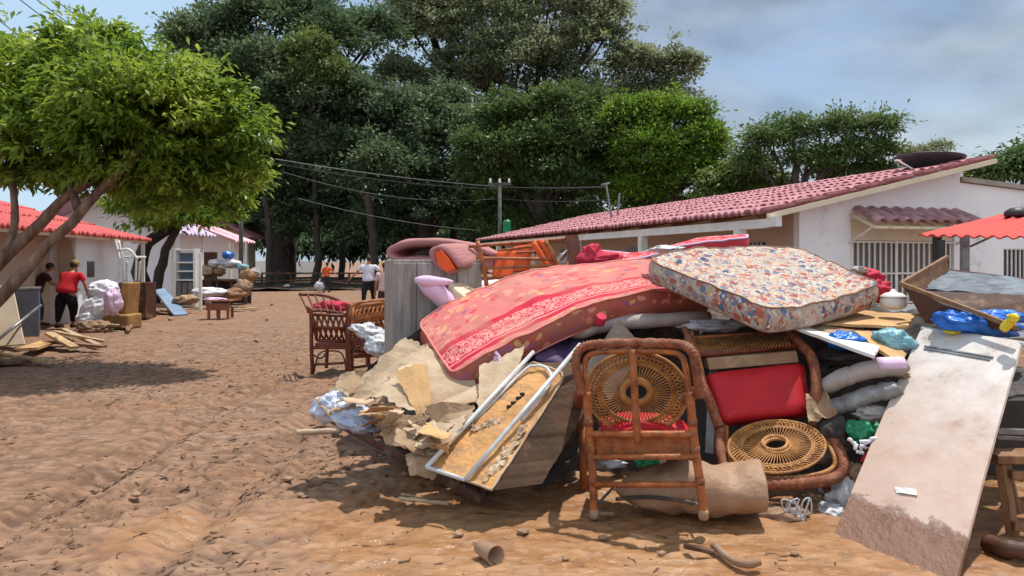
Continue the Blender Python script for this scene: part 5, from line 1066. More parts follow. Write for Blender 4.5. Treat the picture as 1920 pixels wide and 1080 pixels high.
# mud caked bolster under the chair
def bolster():
    g = G(); a, b = at(1150, 944, 4.78), at(1425, 958, 4.66); a.z = .12; b.z = .13; nseg = 40; vs = []; sg = 28
    d = (b - a); dx = d.normalized(); sd = Vector((-dx.y, dx.x, 0)); 
    for i in range(nseg + 1):
        u = i / nseg; rr = .215 * min(1, (.05 + u * 3.0)) ** .5 if u < .33 else .215; rr = (.20 * (min(1, u / .35) ** .55) + .012) * (1 - .10 * max(0, u - .6) / .4); zc = .13 + .05 * u
        for k in range(sg):
            t = 2 * math.pi * k / sg; p = a + d * u; y_, z_ = math.cos(t) * rr * 1.12, math.sin(t) * rr * .78 * (1 - .10 * math.sin(u * 6))
            q = Vector((p.x, p.y, 0)) + sd * y_ + Vector((0, 0, zc + z_)); q += (sd * math.cos(t) + Vector((0, 0, math.sin(t)))) * (.06 * noise.noise(q * 3.4) + .025 * noise.noise(q * 10)) 
            if q.z < .0: q.z *= .2
            vs.append(q)
    fs = [(i * sg + k, i * sg + (k + 1) % sg, (i + 1) * sg + (k + 1) % sg, (i + 1) * sg + k) for i in range(nseg) for k in range(sg)]
    cen = b + Vector((0, 0, .02)); last = vs[-sg:]; nr_ = nseg + 1
    for f_2 in (.97, .9, .6, .2):
        for p in last: vs.append(cen.lerp(p, f_2) + dx * (.012 if f_2 > .95 else .006 * noise.noise(p * 9) - .01 * (1 - f_2)))
    fs += [((nseg + i) * sg + k, (nseg + i) * sg + (k + 1) % sg, (nseg + 1 + i) * sg + (k + 1) % sg, (nseg + 1 + i) * sg + k) for i in range(4) for k in range(sg)]
    fs += [tuple(range(sg))[::-1], tuple((nseg + 4) * sg + k for k in range(sg))]; g.add(vs, fs); return g
g = bolster(); o = g.build('bolster', M['mud_fab'], smooth=True, bevel=0, label='mud caked rolled cushion lying on the ground under the upright wicker chair', cat='cushion')
g = G(); g.tube(spline([at(1155, 936, 4.66), at(1210, 932, 4.56), at(1270, 938, 4.45), at(1300, 944, 4.43)], 20), .012, 8); g.build('rope', M['dark_fab'], smooth=True, label='dark cord lying along the mud caked cushion', cat='cord')
g = G(); g.blob(at(1462, 968, 4.75) , (.17, .1, .06), 51, .3, 3, .35, rot=-.2); 
g.build('muddy_rag', M['rope'], smooth=True, label='muddy beige rag lying right of the mud caked cushion', cat='rag')
g = G()
g.blob(at(1492, 976, 4.7), (.07, .05, .035), 57, .4, 3, .4)
for k in range(7):
    rs = random.Random(k); c = at(1470 + k * 6, 972, 4.68); g.tube(spline([c, c + Vector((rs.uniform(-.05, .06), 0, rs.uniform(.04, .13))), c + Vector((rs.uniform(-.03, .1), .02, rs.uniform(.06, .12))), c + Vector((rs.uniform(0, .1), 0, rs.uniform(-.02, .03)))], 10), .005, 5)
g.build('string_tangle', M['white_bag'], smooth=True, label='tangle of white string on the muddy rag', cat='string')
for k, (x, y, D, rx, rz, lab) in enumerate(((1580, 925, 4.98, .13, .15, 'larger dirty white sack left of the foot of the leaning board'), (1560, 960, 4.85, .08, .05, 'small flattened white sack on the mud beside the leaning board'))):
    g = G(); g.blob(at(x, y, D), (rx, .11, rz), 52 + k, .35, 2.5, .3); g.build('sack', M['white_bag'], smooth=True, label=lab, cat='sack')
# ---------------------------------------------------------------- right part of heap
BL, BR = gp(1568, 992), gp(1792, 1092); dv = Vector((1.14, 1.14, 1.09)); TL, TR = at(1728, 615, 5.55), at(1916, 640, 4.95)
def board_mat():
    m = mat('white scuffed board', srgb(214, 208, 202), srgb(186, 174, 164), 5, .32, .25, 14, mud=.22, mudscale=5, spec=.5)
    t = m.node_tree; n = t.nodes; l = t.links; p = n['Principled BSDF']; old = p.inputs['Base Color'].links[0].from_socket
    uv = n.new('ShaderNodeTexCoord'); sp = n.new('ShaderNodeSeparateXYZ'); l.new(uv.outputs['UV'], sp.inputs[0])
    nz_ = n.new('ShaderNodeTexNoise'); nz_.inputs['Scale'].default_value = 7; nz_.inputs['Detail'].default_value = 9; nz_.inputs['Roughness'].default_value = .7; l.new(uv.outputs['UV'], nz_.inputs['Vector'])
    ml = n.new('ShaderNodeMath'); ml.operation = 'MULTIPLY_ADD'; ml.inputs[1].default_value = .42; l.new(nz_.outputs[0], ml.inputs[0]); l.new(sp.outputs['Y'], ml.inputs[2])
    f = n.new('ShaderNodeMapRange'); f.inputs[1].default_value = .53; f.inputs[2].default_value = .47; l.new(ml.outputs[0], f.inputs[0])
    f2 = n.new('ShaderNodeMapRange'); f2.inputs[1].default_value = 1.95; f2.inputs[2].default_value = .9; f2.inputs[4].default_value = .62; l.new(ml.outputs[0], f2.inputs[0])
    a = n.new('ShaderNodeMixRGB'); l.new(f2.outputs[0], a.inputs[0]); l.new(old, a.inputs[1]); a.inputs[2].default_value = srgb(190, 150, 126)
    b = n.new('ShaderNodeMixRGB'); l.new(f.outputs[0], b.inputs[0]); l.new(a.outputs[0], b.inputs[1]); b.inputs[2].default_value = srgb(138, 100, 80)
    l.new(b.outputs[0], p.inputs['Base Color'])
    ht = n.new('ShaderNodeMath'); ht.operation = 'MULTIPLY'; l.new(f.outputs[0], ht.inputs[0]); l.new(nz_.outputs[0], ht.inputs[1])
    bu = n.new('ShaderNodeBump'); bu.inputs['Strength'].default_value = .9; bu.inputs['Distance'].default_value = .04; l.new(ht.outputs[0], bu.inputs['Height']); l.new(p.inputs['Normal'].links[0].from_socket, bu.inputs['Normal']); l.new(bu.outputs[0], p.inputs['Normal'])
    return m
g = G(); nn = (BR - BL).cross(TL - BL).normalized(); nn = nn if nn.z > 0 else -nn
c4 = [BL - (TL - BL) * .02, BR - (TR - BR) * .02, TR, TL]; nx_, ny_ = 24, 60; vs = []
for s_ in (0, 1):
    for j in range(ny_ + 1):
        for i in range(nx_ + 1):
            u, v = i / nx_, j / ny_; x = 2 * u - 1
            cut = .02 * (max(0, abs(x) - .9) / .1) ** 2 if v > .98 else 0
            p = c4[0].lerp(c4[1], u).lerp(c4[3].lerp(c4[2], u), v - cut); vs.append(p + nn * (.01 * math.sin(v * 3) - s_ * .02 + .003 * noise.noise(p * 5)))
w_ = nx_ + 1; N0 = w_ * (ny_ + 1); fs = [(j * w_ + i, j * w_ + i + 1, (j + 1) * w_ + i + 1, (j + 1) * w_ + i) for j in range(ny_) for i in range(nx_)]
ed = [i for i in range(nx_)] + [j * w_ + nx_ for j in range(ny_)] + [ny_ * w_ + i for i in range(nx_, 0, -1)] + [j * w_ for j in range(ny_, 0, -1)]
fs += [tuple(N0 + q for q in f[::-1]) for f in fs] + [(ed[(k + 1) % len(ed)], ed[k], ed[k] + N0, ed[(k + 1) % len(ed)] + N0) for k in range(len(ed))]
g.add(vs, fs); 
for i in range(len(vs)): q = i % N0; g.uv[i] = ((q % w_) / nx_ * .75, (q // w_) / ny_ * 1.95)
LBp = thing('leaning_board', 'long white scuffed cabinet door leaning on the right of the heap, lower end muddy', 'board', ((BL + BR) / 2)[:])
g.build('panel', board_mat(), LBp, smooth=False)
g = G(); f_ = lambda u, v, h: c4[0].lerp(c4[1], u).lerp(c4[3].lerp(c4[2], u), v) + nn * (h + .01 * math.sin(v * 3))
g.beam(f_(.12, .895, .005), f_(.80, .89, .005), .012, .012, nn); g.beam(f_(.12, .88, .004), f_(.78, .875, .004), .004, .008, nn); g.build('groove_strip', M['steel'], LBp)
g = G(); g.sheet([f_(.36, .24, .008), f_(.38, .22, .008), f_(.56, .235, .012), f_(.54, .255, .012)], 8, 3, .01, 9, .004, seed=3); g.build('paper_tape', M['white_paint'], LBp)
g = G(); g.blob(f_(.04, .72, .01), (.045, .035, .02), 3, .5, 4, .5); g.build('mud_lump', M['rope'], LBp, smooth=True)
g = G(); g.blob(f_(.36, .985, .03), (.055, .035, .02), 5, .3, 3, .3); g.build('yellow_glove', mat('yellow rubber', srgb(226, 206, 50), srgb(190, 168, 36), 5, .5, .1, 30), smooth=True, label='crumpled yellow glove at the top edge of the leaning white board', cat='glove')
g = G(); g.tube([f_(-.02, 1.01, -.03), f_(1.0, 1.0, -.03)], .022, 8); g.build('curtain_rod', M['metal'], smooth=True, label='pale round rod under the top end of the leaning white board', cat='rod')

# big brown drawer
T = thing('drawer', 'large brown drawer tipped up on the heap with torn grey lining inside', 'drawer', tuple(at(1850, 600, 6.2)))
wd_in = mat('drawer veneer', srgb(86, 46, 30), srgb(56, 30, 20), 3, .5, .25, 30, stretch=(1, 1, 5), mud=.05)
p0 = at(1690, 532, 5.9); p1 = at(1776, 482, 6.6); p2 = at(1905, 612, 4.95); pz = at(1745, 612, 5.8)
def quadslab(name, q, th, m_, T, **k):
    g = G(); q = [Vector(x) for x in q]; nn_ = (q[1] - q[0]).cross(q[3] - q[0]).normalized() * th; g.add(q + [x + nn_ for x in q], [(3, 2, 1, 0), (4, 5, 6, 7), (0, 1, 5, 4), (1, 2, 6, 5), (2, 3, 7, 6), (3, 0, 4, 7)]); return g.build(name, m_, T, **k)
quadslab('front_panel', [at(1690, 530, 5.9), at(1766, 570, 5.45), at(1920, 622, 5.0), at(1735, 606, 5.6)], .02, wd_in, T)
quadslab('front_panel', [at(1692, 532, 5.9), at(1735, 604, 5.62), at(1800, 600, 5.9), at(1760, 545, 6.2)], .02, wd_in, T)
bpy.data.objects.remove(bpy.data.objects['front_panel.001'])
quadslab('side_panel', [at(1692, 530, 5.9), at(1774, 483, 6.5), at(1782, 520, 6.5), at(1712, 552, 5.95)], .025, M['wood_mid'], T)
quadslab('bottom_panel', [at(1712, 548, 5.96), at(1764, 502, 6.55), at(1990, 530, 6.9), at(1960, 590, 6.2)], .01, wd_in, T)
g = G(); g.sheet([at(1734, 540, 6.05), at(1768, 506, 6.5), at(1990, 532, 6.8), at(1965, 560, 6.2)], 30, 12, .02, 4, .01, seed=4, ragged=.05); g.build('torn_lining', mat('silver grey lining', srgb(132, 138, 144), srgb(96, 100, 106), 3, .35, .5, 12, mud=.1), T)
quadslab('back_panel', [at(1730, 545, 6.0), at(1990, 556, 6.1), at(1990, 600, 5.9), at(1745, 590, 5.75)], .02, M['wood_dark'], T)
g = G(); g.beam(at(1690, 532, 5.88), at(1905, 614, 4.93), .03, .03); g.beam(at(1690, 532, 5.9), at(1776, 482, 6.5), .03, .03); g.build('edge_trim', M['wood_mid'], T)
g = G(); g.obox(at(1760, 450, 6.7) , (.06, 0, 0), (0, .05, 0), (0, 0, -.35)); g.build('upright_post', M['black'], label='black wooden post standing behind the tipped drawer', cat='post')
# blue bags
g = G(); g.blob(at(1830, 607, 5.35), (.30, .16, .085), 61, .25, 2, .35, tilt=.12); g.blob(at(1868, 594, 5.5), (.2, .12, .05), 62, .3, 2, .3); g.build('blue_bag', M['blue_bag'], smooth=True, label='bright blue plastic bag in front of the tipped drawer', cat='bag')
g = G(); g.tube(spline([at(1880, 618, 4.95), at(1896, 602, 4.9), at(1905, 592, 4.9)], 8), [.025, .03, .03, .03, .03, .028, .025, .02, .015], 10); g.blob(at(1900, 596, 4.88), (.04, .03, .03), 71, .3); g.build('yellow_glove', bpy.data.materials['yellow rubber'], smooth=True, label='yellow glove hooked on the corner of the tipped drawer', cat='glove')
g = G(); g.blob(at(1583, 638, 5.5), (.14, .1, .065), 63, .35, 2.5, .35, tilt=.1); g.build('blue_bag', M['blue_bag'], smooth=True, label='small deep blue bag lying on the white tray edge', cat='bag')
g = G(); g.blob(at(1676, 642, 5.5), (.15, .12, .10), 64, .3, 2.5, .35, tilt=.2); g.build('pale_bag', M['cyan_bag'], smooth=True, label='pale turquoise bag beside the top of the leaning white board', cat='bag')
# tan boards
for k, (q, m_, lab) in enumerate((
    ([(1540, 606, 5.9), (1700, 612, 5.7), (1718, 588, 6.7), (1580, 578, 6.7)], 'card2', 'flat tan hardboard sheet behind the cream flowered mattress tip'),
    ([(1480, 610, 5.6), (1640, 664, 5.0), (1650, 650, 5.3), (1500, 600, 6.1)], 'white_paint', 'white tray edge slanting down right from the cream mattress'),
    ([(1600, 622, 5.6), (1690, 680, 5.1), (1700, 662, 5.3), (1650, 618, 5.9)], 'card2', 'narrow tan plank between the blue and turquoise bags'),
    ([(1490, 602, 5.9), (1560, 625, 5.6), (1620, 618, 5.9), (1560, 592, 6.4)], 'card_mud', 'muddy board under the flat tan hardboard sheet'))):
    g = G(); g.sheet([at(*p) for p in q], 14, 10, .012, 2, .022, seed=k + 60, ragged=.03); g.build('loose_board', M[m_], label=lab, cat='board')
# white pot
T = thing('white_pot', 'round white lidded pot standing on the tan hardboard', 'pot', tuple(at(1675, 580, 6.2))); c = at(1675, 580, 6.2)
g = G(); g.lathe(c, [(.06, 0), (.095, .02), (.105, .05), (.10, .085), (.09, .10)], 28); g.build('body', M['white_paint'], T, smooth=True)
g = G(); g.lathe(c + Vector((0, 0, .10)), [(.102, 0), (.10, .01), (.065, .035), (.025, .045), (.022, .06), (.01, .068)], 28); g.build('lid', M['white_paint'], T, smooth=True)
g = G(); g.blob(at(1622, 520, 6.9), (.16, .12, .09), 65, .3, 2.5, .3); g.blob(at(1645, 545, 6.8), (.13, .1, .10), 66, .3, 2.5, .3); g.build('red_bundle', M['red_cloth'], smooth=True, label='crimson cloth bundle right of the cream flowered mattress', cat='bundle')
g = G(); g.blob(at(1608, 508, 6.8), (.08, .08, .04), 67, .3, 2.5, .3); g.build('grey_cloth', M['grey_roll'], smooth=True, label='grey pink cloth on the crimson bundle', cat='cloth')
g = G(); g.blob(at(1765, 588, 6.0), (.2, .15, .05), 68, .3, 2.5, .3); g.build('grey_sheeting', M['grey_roll'], smooth=True, label='grey sheeting between the white pot and the tipped drawer', cat='sheeting')
# rolls at right middle
def roll(name, pts, r, m_, lab, cat, seed=1, flat=.75):
    g = G(); P = spline([at(*p) for p in pts], 30); n = len(P); g.tube([p + Vector((0, 0, .012 * noise.noise(p * 9))) for p in P], [r * (.55 + .45 * min(1, min(i, n - 1 - i) / 2.5)) * (1 + .14 * noise.noise(Vector((i * .45, seed, 0)))) for i in range(n)], 18, flat=flat); g.build(name, m_, smooth=True, label=lab, cat=cat)
roll('rolled_mat', [(1540, 728, 5.35), (1590, 705, 5.25), (1640, 692, 5.2), (1700, 690, 5.2)], .085, M['grey_roll'], 'grey white rolled mat with pink end left of the leaning board', 'mat', 3)
g = G(); P = [at(1640, 691, 5.18), at(1690, 689, 5.18)]; g.tube(spline([P[0] + Vector((0, -.01, .03)), P[1] + Vector((0, -.01, .03))], 4), .068, 14, flat=.7); g.build('pink_towel', M['lilac_fab'], smooth=True, label='pink towel end on the grey rolled mat', cat='towel')
roll('wrapped_roll', [(1530, 775, 5.3), (1580, 758, 5.2), (1640, 738, 5.15), (1690, 730, 5.1)], .08, mat('grey plastic sheet', srgb(150, 148, 148), srgb(84, 80, 78), 8, .3, .6, 25, mud=.35), 'plastic wrapped dark grey roll under the rolled mat', 'roll', 9)
g = G(); g.sheet([at(1510, 740, 5.3), at(1545, 725, 5.3), at(1570, 775, 5.1), at(1515, 790, 5.15)], 12, 12, .04, 5, .008, 7, .08); g.build('cardboard_scrap', M['card_mud'], label='brown cardboard scrap beside the right arm of the tipped chair', cat='cardboard')
g = G(); g.blob(at(1612, 808, 5.0), (.085, .07, .075), 72, .35, 2.5, .4); g.blob(at(1645, 812, 5.0), (.05, .06, .06), 73, .35, 2.5, .4); g.build('green_bag', M['green_bag'], smooth=True, label='crumpled green plastic bag left of the leaning white board', cat='bag')
g = G(); g.blob(at(1632, 862, 4.9), (.055, .05, .04), 74, .4, 3, .4); g.build('red_rag', M['red_cloth'], smooth=True, label='small red rag below the green bag', cat='rag')
g = G()
for k in range(9):
    rs = random.Random(k + 200); c = at(1600 + k * 6, 845 + rs.uniform(-14, 10), 4.88); g.tube(spline([c, c + Vector((rs.uniform(-.05, .05), -.02, rs.uniform(-.03, .06))), c + Vector((rs.uniform(-.05, .08), 0, rs.uniform(-.06, .04)))], 8), .011, 6)
g.build('white_rag', M['white_cloth'], smooth=True, label='knotted white rag strips below the green bag', cat='rag')
for k, (x, y, D, r, m_, nm, lab, ct) in enumerate((
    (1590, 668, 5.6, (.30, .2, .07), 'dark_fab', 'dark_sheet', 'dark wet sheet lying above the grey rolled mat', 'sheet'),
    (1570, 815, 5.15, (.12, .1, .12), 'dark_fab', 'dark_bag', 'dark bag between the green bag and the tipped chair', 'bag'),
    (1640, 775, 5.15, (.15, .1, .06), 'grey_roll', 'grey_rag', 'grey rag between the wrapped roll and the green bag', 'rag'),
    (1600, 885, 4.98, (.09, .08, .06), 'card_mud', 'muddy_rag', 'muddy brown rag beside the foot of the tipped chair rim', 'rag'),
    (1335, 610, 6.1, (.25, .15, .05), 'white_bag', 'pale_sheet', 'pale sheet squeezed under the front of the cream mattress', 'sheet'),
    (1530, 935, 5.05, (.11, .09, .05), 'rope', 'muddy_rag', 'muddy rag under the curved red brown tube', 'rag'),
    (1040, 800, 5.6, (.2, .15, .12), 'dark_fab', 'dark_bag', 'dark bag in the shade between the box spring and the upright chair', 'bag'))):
    g = G(); g.blob(at(x, y, D), r, 400 + k, .3, 1.8, .4, nu=40, nv=24); g.build(nm, M[m_], smooth=True, label=lab, cat=ct)
# junk behind upright chair
for k, (x, y, D, r, m_, lab) in enumerate(((1215, 868, 5.6, (.09, .06, .03), 'green_bag', 'green scrap in the dark under the upright chair seat'), (1150, 870, 5.6, (.10, .06, .025), 'white_bag', 'white scrap in the dark under the upright chair seat'), (1243, 866, 5.62, (.045, .05, .025), 'card', 'tan scrap beside the green one under the upright chair seat'))):
    g = G(); g.blob(at(x, y, D), r, 80 + k, .5, 4, .5, nu=24, nv=14); g.build('scrap', M[m_], smooth=True, label=lab, cat='scrap')
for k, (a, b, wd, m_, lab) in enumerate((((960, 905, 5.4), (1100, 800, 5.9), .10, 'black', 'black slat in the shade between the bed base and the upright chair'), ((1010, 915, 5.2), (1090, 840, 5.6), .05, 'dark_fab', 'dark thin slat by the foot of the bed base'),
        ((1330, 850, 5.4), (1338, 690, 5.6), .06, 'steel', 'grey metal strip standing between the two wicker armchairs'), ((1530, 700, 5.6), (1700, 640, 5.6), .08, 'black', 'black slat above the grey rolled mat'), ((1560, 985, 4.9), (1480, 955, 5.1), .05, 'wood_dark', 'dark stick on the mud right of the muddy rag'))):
    g = G(); g.beam(at(*a), at(*b), wd, .02); g.build('slat', M[m_], label=lab, cat='slat')
# far right: cabinets and stool
T = thing('black_cabinet', 'black cabinet lying on its side behind the leaning white board', 'cabinet', tuple(at(1900, 820, 5.0)))
g = G(); a = at(1872, 800, 5.4); g.obox(at(1850, 905, 5.6), (1.2, 0, 0), (0, .6, 0), (0, 0, .62)); g.build('carcass', M['black'], T, bevel=.01)
g = G(); g.beam(at(1868, 808, 4.9), at(2010, 812, 4.9), .05, .03); g.beam(at(1868, 820, 4.92), at(2010, 828, 4.92), .03, .02); g.build('metal_trim', M['steel'], T)
g = G(); g.sheet([at(1885, 745, 5.0), at(1995, 720, 5.0), at(1990, 665, 5.3), at(1905, 690, 5.3)], 10, 8, .03, 4, .02, 5, .04); g.build('slatted_panel', mat('dark slatted panel', srgb(86, 80, 76), srgb(52, 48, 46), 14, .6, .6, 30, stretch=(1, 1, 9)), label='dark slatted panel right of the top of the leaning board', cat='panel')
T = thing('wooden_stool', 'rough muddy wooden stool frame at the right edge beside the leaning board', 'stool', tuple(gp(1900, 1010)))
S0 = at(1862, 850, 4.55); 
def bar(a, b, w1, w2, nm, m_='wood_mid'): g = G(); g.beam(at(*a), at(*b), w1, w2); g.build(nm, M[m_], T, bevel=.006)
bar((1862, 858, 4.45), (2010, 860, 4.4), .11, .05, 'top_board', 'wood_mid'); bar((1866, 852, 4.75), (2010, 850, 4.7), .11, .05, 'top_board', 'wood_mid')
bar((1878, 868, 4.45), (1900, 1008, 4.40), .08, .05, 'leg'); bar((1984, 868, 4.4), (2000, 1008, 4.40), .08, .05, 'leg'); bar((1884, 864, 4.85), (1912, 985, 4.8), .07, .05, 'leg')
bar((1898, 985, 4.36), (2010, 1000, 4.32), .06, .05, 'stretcher'); bar((1894, 890, 4.41), (2000, 892, 4.36), .05, .05, 'apron')

# ---------------------------------------------------------------- small things on the mud
T = thing('plastic_cup', 'brown plastic cup lying on the mud at the bottom centre', 'cup', tuple(gp(920, 1062)))
c = gp(908, 1045); c.z = .045; ax_ = Vector((.55, -.83, .02)).normalized(); g = G()
g.lathe(c - ax_ * .05, [(.001, 0), (.034, .0), (.040, .01), (.052, .16), (.055, .166), (.048, .166), (.036, .012), (.001, .01)], 28, ax_); g.build('cup_wall', mat('brown plastic', srgb(170, 136, 112), srgb(140, 108, 86), 5, .5, .1, 30, mud=.4), T, smooth=True)
def stick(pts, r, m_, lab, cat='stick', nm='stick', seg=9):
    g = G(); P = spline([Vector(p) for p in pts], 18); g.tube([p + Vector((0, 0, .006 * noise.noise(p * 20))) for p in P], [r * (1 + .25 * noise.noise(p * 12)) for p in P], seg); g.build(nm, M[m_], smooth=True, label=lab, cat=cat)
def gz(px, py, z): p = gp(px, py, z); return p
stick([gz(1338, 1022, .03), gz(1370, 1048, .03), gz(1400, 1058, .035), gz(1425, 1052, .05)], .022, 'rope', 'curved muddy stick on the wet mud at the bottom right centre')
stick([gz(1285, 1024, .02), gz(1310, 1030, .03), gz(1340, 1036, .02)], .016, 'wood_dark', 'short dark stick left of the curved muddy one')
stick([gz(748, 934, .05), gz(800, 940, .045), gz(842, 944, .03)], .013, 'card', 'pale splinter of wood with a shadow below the cardboard')
stick([gz(752, 926, .045), gz(800, 934, .03)], .009, 'card_mud', 'thinner splinter lying just above the pale one')
stick([gz(556, 810, .03), gz(600, 809, .03), gz(640, 808, .03)], .026, 'card', 'short pale pipe lying on the mud left of the white plastic bag', 'pipe', 'pipe', 14)
stick([gz(1855, 1020, .03), gz(1890, 1030, .05), gz(1935, 1032, .06)], .05, 'wood_dark', 'dark log under the rough stool at the right edge', 'log', 'log')
rs = random.Random(99)
spots = [(430, 575), (520, 543), (545, 541), (500, 600), (320, 600), (300, 622), (700, 905), (660, 850), (1130, 1010), (980, 1000), (1240, 1040), (760, 890), (480, 640), (250, 880), (540, 900), (400, 1000), (1490, 1040), (860, 1005), (1060, 1050), (470, 552), (395, 610), (510, 572), (255, 930), (230, 885)]
for k, (x, y) in enumerate(spots):
    p = gp(x, y); s = rs.uniform(.008, .016) * (1 + p.y * .12); g = G(); g.blob(p + Vector((0, 0, s * .4)), (s * 1.5, s, s * .7), 300 + k, .5, 2.2, .4, nu=12, nv=8); g.build('mud_clod', M['mud_fab' if k % 3 else 'rope'], smooth=True, label='loose muddy clod lying on the open ground', cat='clod', group='loose clods on the mud')

# torn curls of darker clay, bark and twig trodden into the street
rs = random.Random(17); g = G(); cnt = 0
while cnt < 4200:
    y = 3.2 + 14 * rs.random() ** 1.5; x = rs.uniform(-.72 * y - .5, .45 * y if y < 5 else .1 * y - .9)
    if vn(np.array(x * .8 + 5), np.array(y * .9 + 2)) + .25 * rs.random() < -.02 or (x > -.9 and y > 5.0): continue
    if float(wet_mask(np.array(x), np.array(y))) > .5 and rs.random() < .8: continue
    an = rs.gauss(.2, .7); L_ = .014 + .07 * rs.random() ** 2; r_ = .0016 + L_ * rs.uniform(.03, .09); bend = rs.uniform(-1.0, 1.0) * L_
    d = Vector((math.cos(an), math.sin(an), 0)); n_ = Vector((-d.y, d.x, 0)); P = []
    for t, b_ in ((-1, 0), (-.4, .75), (.3, 1), (1, .1)):
        q = Vector((x, y, 0)) + d * t * L_ * .5 + n_ * b_ * bend * .5; q.z = gh(q.x, q.y) + r_ * rs.uniform(-.2, .7); P.append(q)
    g.tube(P, [r_ * .4, r_, r_ * .9, r_ * .3], 5); cnt += 1
g.build('litter', mat('dark torn clay', (.19, .105, .06), (.09, .05, .03), 5, .7, .4, 60), smooth=True, kind='stuff', label='small dark curls of torn clay, bark and twigs trodden into the mud', cat='litter')

# ---------------------------------------------------------------- dark rattan chairs left of the heap
T = thing('rattan_chair', 'dark red brown rattan chair with flared slatted back standing left of the heap', 'chair', tuple(gp(620, 700)), 'dark rattan chairs'); Dm = 10.4
m_ = M['rattan_dark']
def rod(T, nm, pts, r, m_, n=14): g = G(); g.tube(spline([at(*p) for p in pts], n), r, 8); return g.build(nm, m_, T, smooth=True)
for pts in ([(586, 702, Dm), (584, 650, Dm), (583, 588, Dm), (575, 575, Dm)], [(652, 700, Dm), (651, 640, Dm), (652, 588, Dm), (656, 572, Dm)], [(612, 690, Dm + .6), (614, 640, Dm + .6)], [(660, 690, Dm + .6), (660, 640, Dm + .6)]):
    rod(T, 'leg', pts, .028, m_)
rod(T, 'top_rail', [(560, 552, Dm + .35), (600, 553, Dm + .45), (632, 562, Dm + .4), (652, 578, Dm + .3)], .024, m_)
rod(T, 'back_rail', [(575, 584, Dm), (605, 582, Dm + .06), (652, 590, Dm)], .024, m_)
for k in range(7):
    u = k / 6; rod(T, 'back_slat', [(562 + 88 * u, 552 + 22 * u * u, Dm + .38), (578 + 74 * u, 584 + 3 * u, Dm)], .014, m_)
rod(T, 'cross_rail', [(584, 652, Dm), (652, 652, Dm)], .022, m_); rod(T, 'stretcher', [(586, 684, Dm), (652, 680, Dm)], .018, m_); rod(T, 'stretcher', [(586, 664, Dm), (600, 672, Dm), (612, 664, Dm + .3)], .012, m_)
rod(T, 'arch', [(588, 700, Dm), (598, 664, Dm), (620, 658, Dm), (642, 664, Dm), (650, 700, Dm)], .012, m_)
def lattice(T, q, nx, ny, m_, r=.010, nm='lattice_panel'):
    g = G(); q = [at(*p) for p in q]; P = lambda u, v: q[0].lerp(q[1], u).lerp(q[3].lerp(q[2], u), v)
    for i in range(nx):
        u = i / (nx - 1)
        g.tube([P(u, 0), P(max(0, min(1, u + .25)), 1)], r, 5); g.tube([P(u, 0), P(max(0, min(1, u - .25)), 1)], r, 5)
    for v in (0, .5, 1): g.tube([P(0, v), P(1, v)], r * 1.6, 6)
    for u in (0, 1): g.tube([P(u, 0), P(u, 1)], r * 1.6, 6)
    g.build(nm, m_, T, smooth=True)
lattice(T, [(584, 590, Dm), (652, 592, Dm), (650, 640, Dm + .02), (594, 638, Dm + .02)], 7, 2, m_, .016)
g = G(); g.obox(at(590, 650, Dm), at(652, 650, Dm) - at(590, 650, Dm), (.05, .55, 0), (0, 0, .05)); g.build('seat', M['rattan_dark'], T, bevel=.01)
g = G(); g.blob(at(622, 575, Dm + .35), (.26, .10, .09), 91, .25, 2, .2, rot=0); g.build('back_cushion', M['red_cloth'], T, smooth=True)
T = thing('rattan_chair', 'brown rattan chair facing the heap with white sacks piled on its seat', 'chair', tuple(gp(690, 705)), 'dark rattan chairs'); Dm = 9.9
mb = M['rattan']
for pts in ([(660, 706, Dm), (656, 640, Dm), (655, 590, Dm), (668, 570, Dm + .05)], [(728, 690, Dm + .3), (726, 610, Dm + .3), (726, 560, Dm + .3)], [(690, 705, Dm - .3), (690, 650, Dm - .3)]): rod(T, 'leg', pts, .03, m_)
rod(T, 'top_rail', [(655, 600, Dm), (662, 572, Dm), (690, 566, Dm + .15), (728, 562, Dm + .3)], .028, mb)
lattice(T, [(662, 575, Dm), (728, 566, Dm + .3), (726, 612, Dm + .3), (660, 622, Dm)], 9, 2, mb, .018)
g = G(); a = at(664, 578, Dm + .03); g.obox(a, at(728, 568, Dm + .33) - a, at(663, 610, Dm + .03) - a, (0, .012, 0)); g.build('back_panel', mb, T)
lattice(T, [(656, 625, Dm), (690, 640, Dm - .3), (690, 660, Dm - .3), (658, 650, Dm)], 5, 2, m_, .014)
g = G(); a = at(662, 664, Dm); g.obox(a, at(728, 660, Dm + .3) - a, (.1, -.45, 0), (0, 0, .06)); g.build('seat', m_, T, bevel=.01)
rod(T, 'stretcher', [(660, 690, Dm), (728, 680, Dm + .3)], .018, m_)
for k, (x, y, rx, ry, D, lab) in enumerate(((692, 622, .22, .10, 9.75, 'flat white sack lying over the second rattan chair'), (712, 648, .18, .14, 9.5, 'bulging white sack in front on the second rattan chair'))):
    g = G(); g.blob(at(x, y, D), (rx, .2, ry), 95 + k, .3, 2, .3, tilt=.25); g.build('sack', M['white_bag'], smooth=True, label=lab, cat='sack')

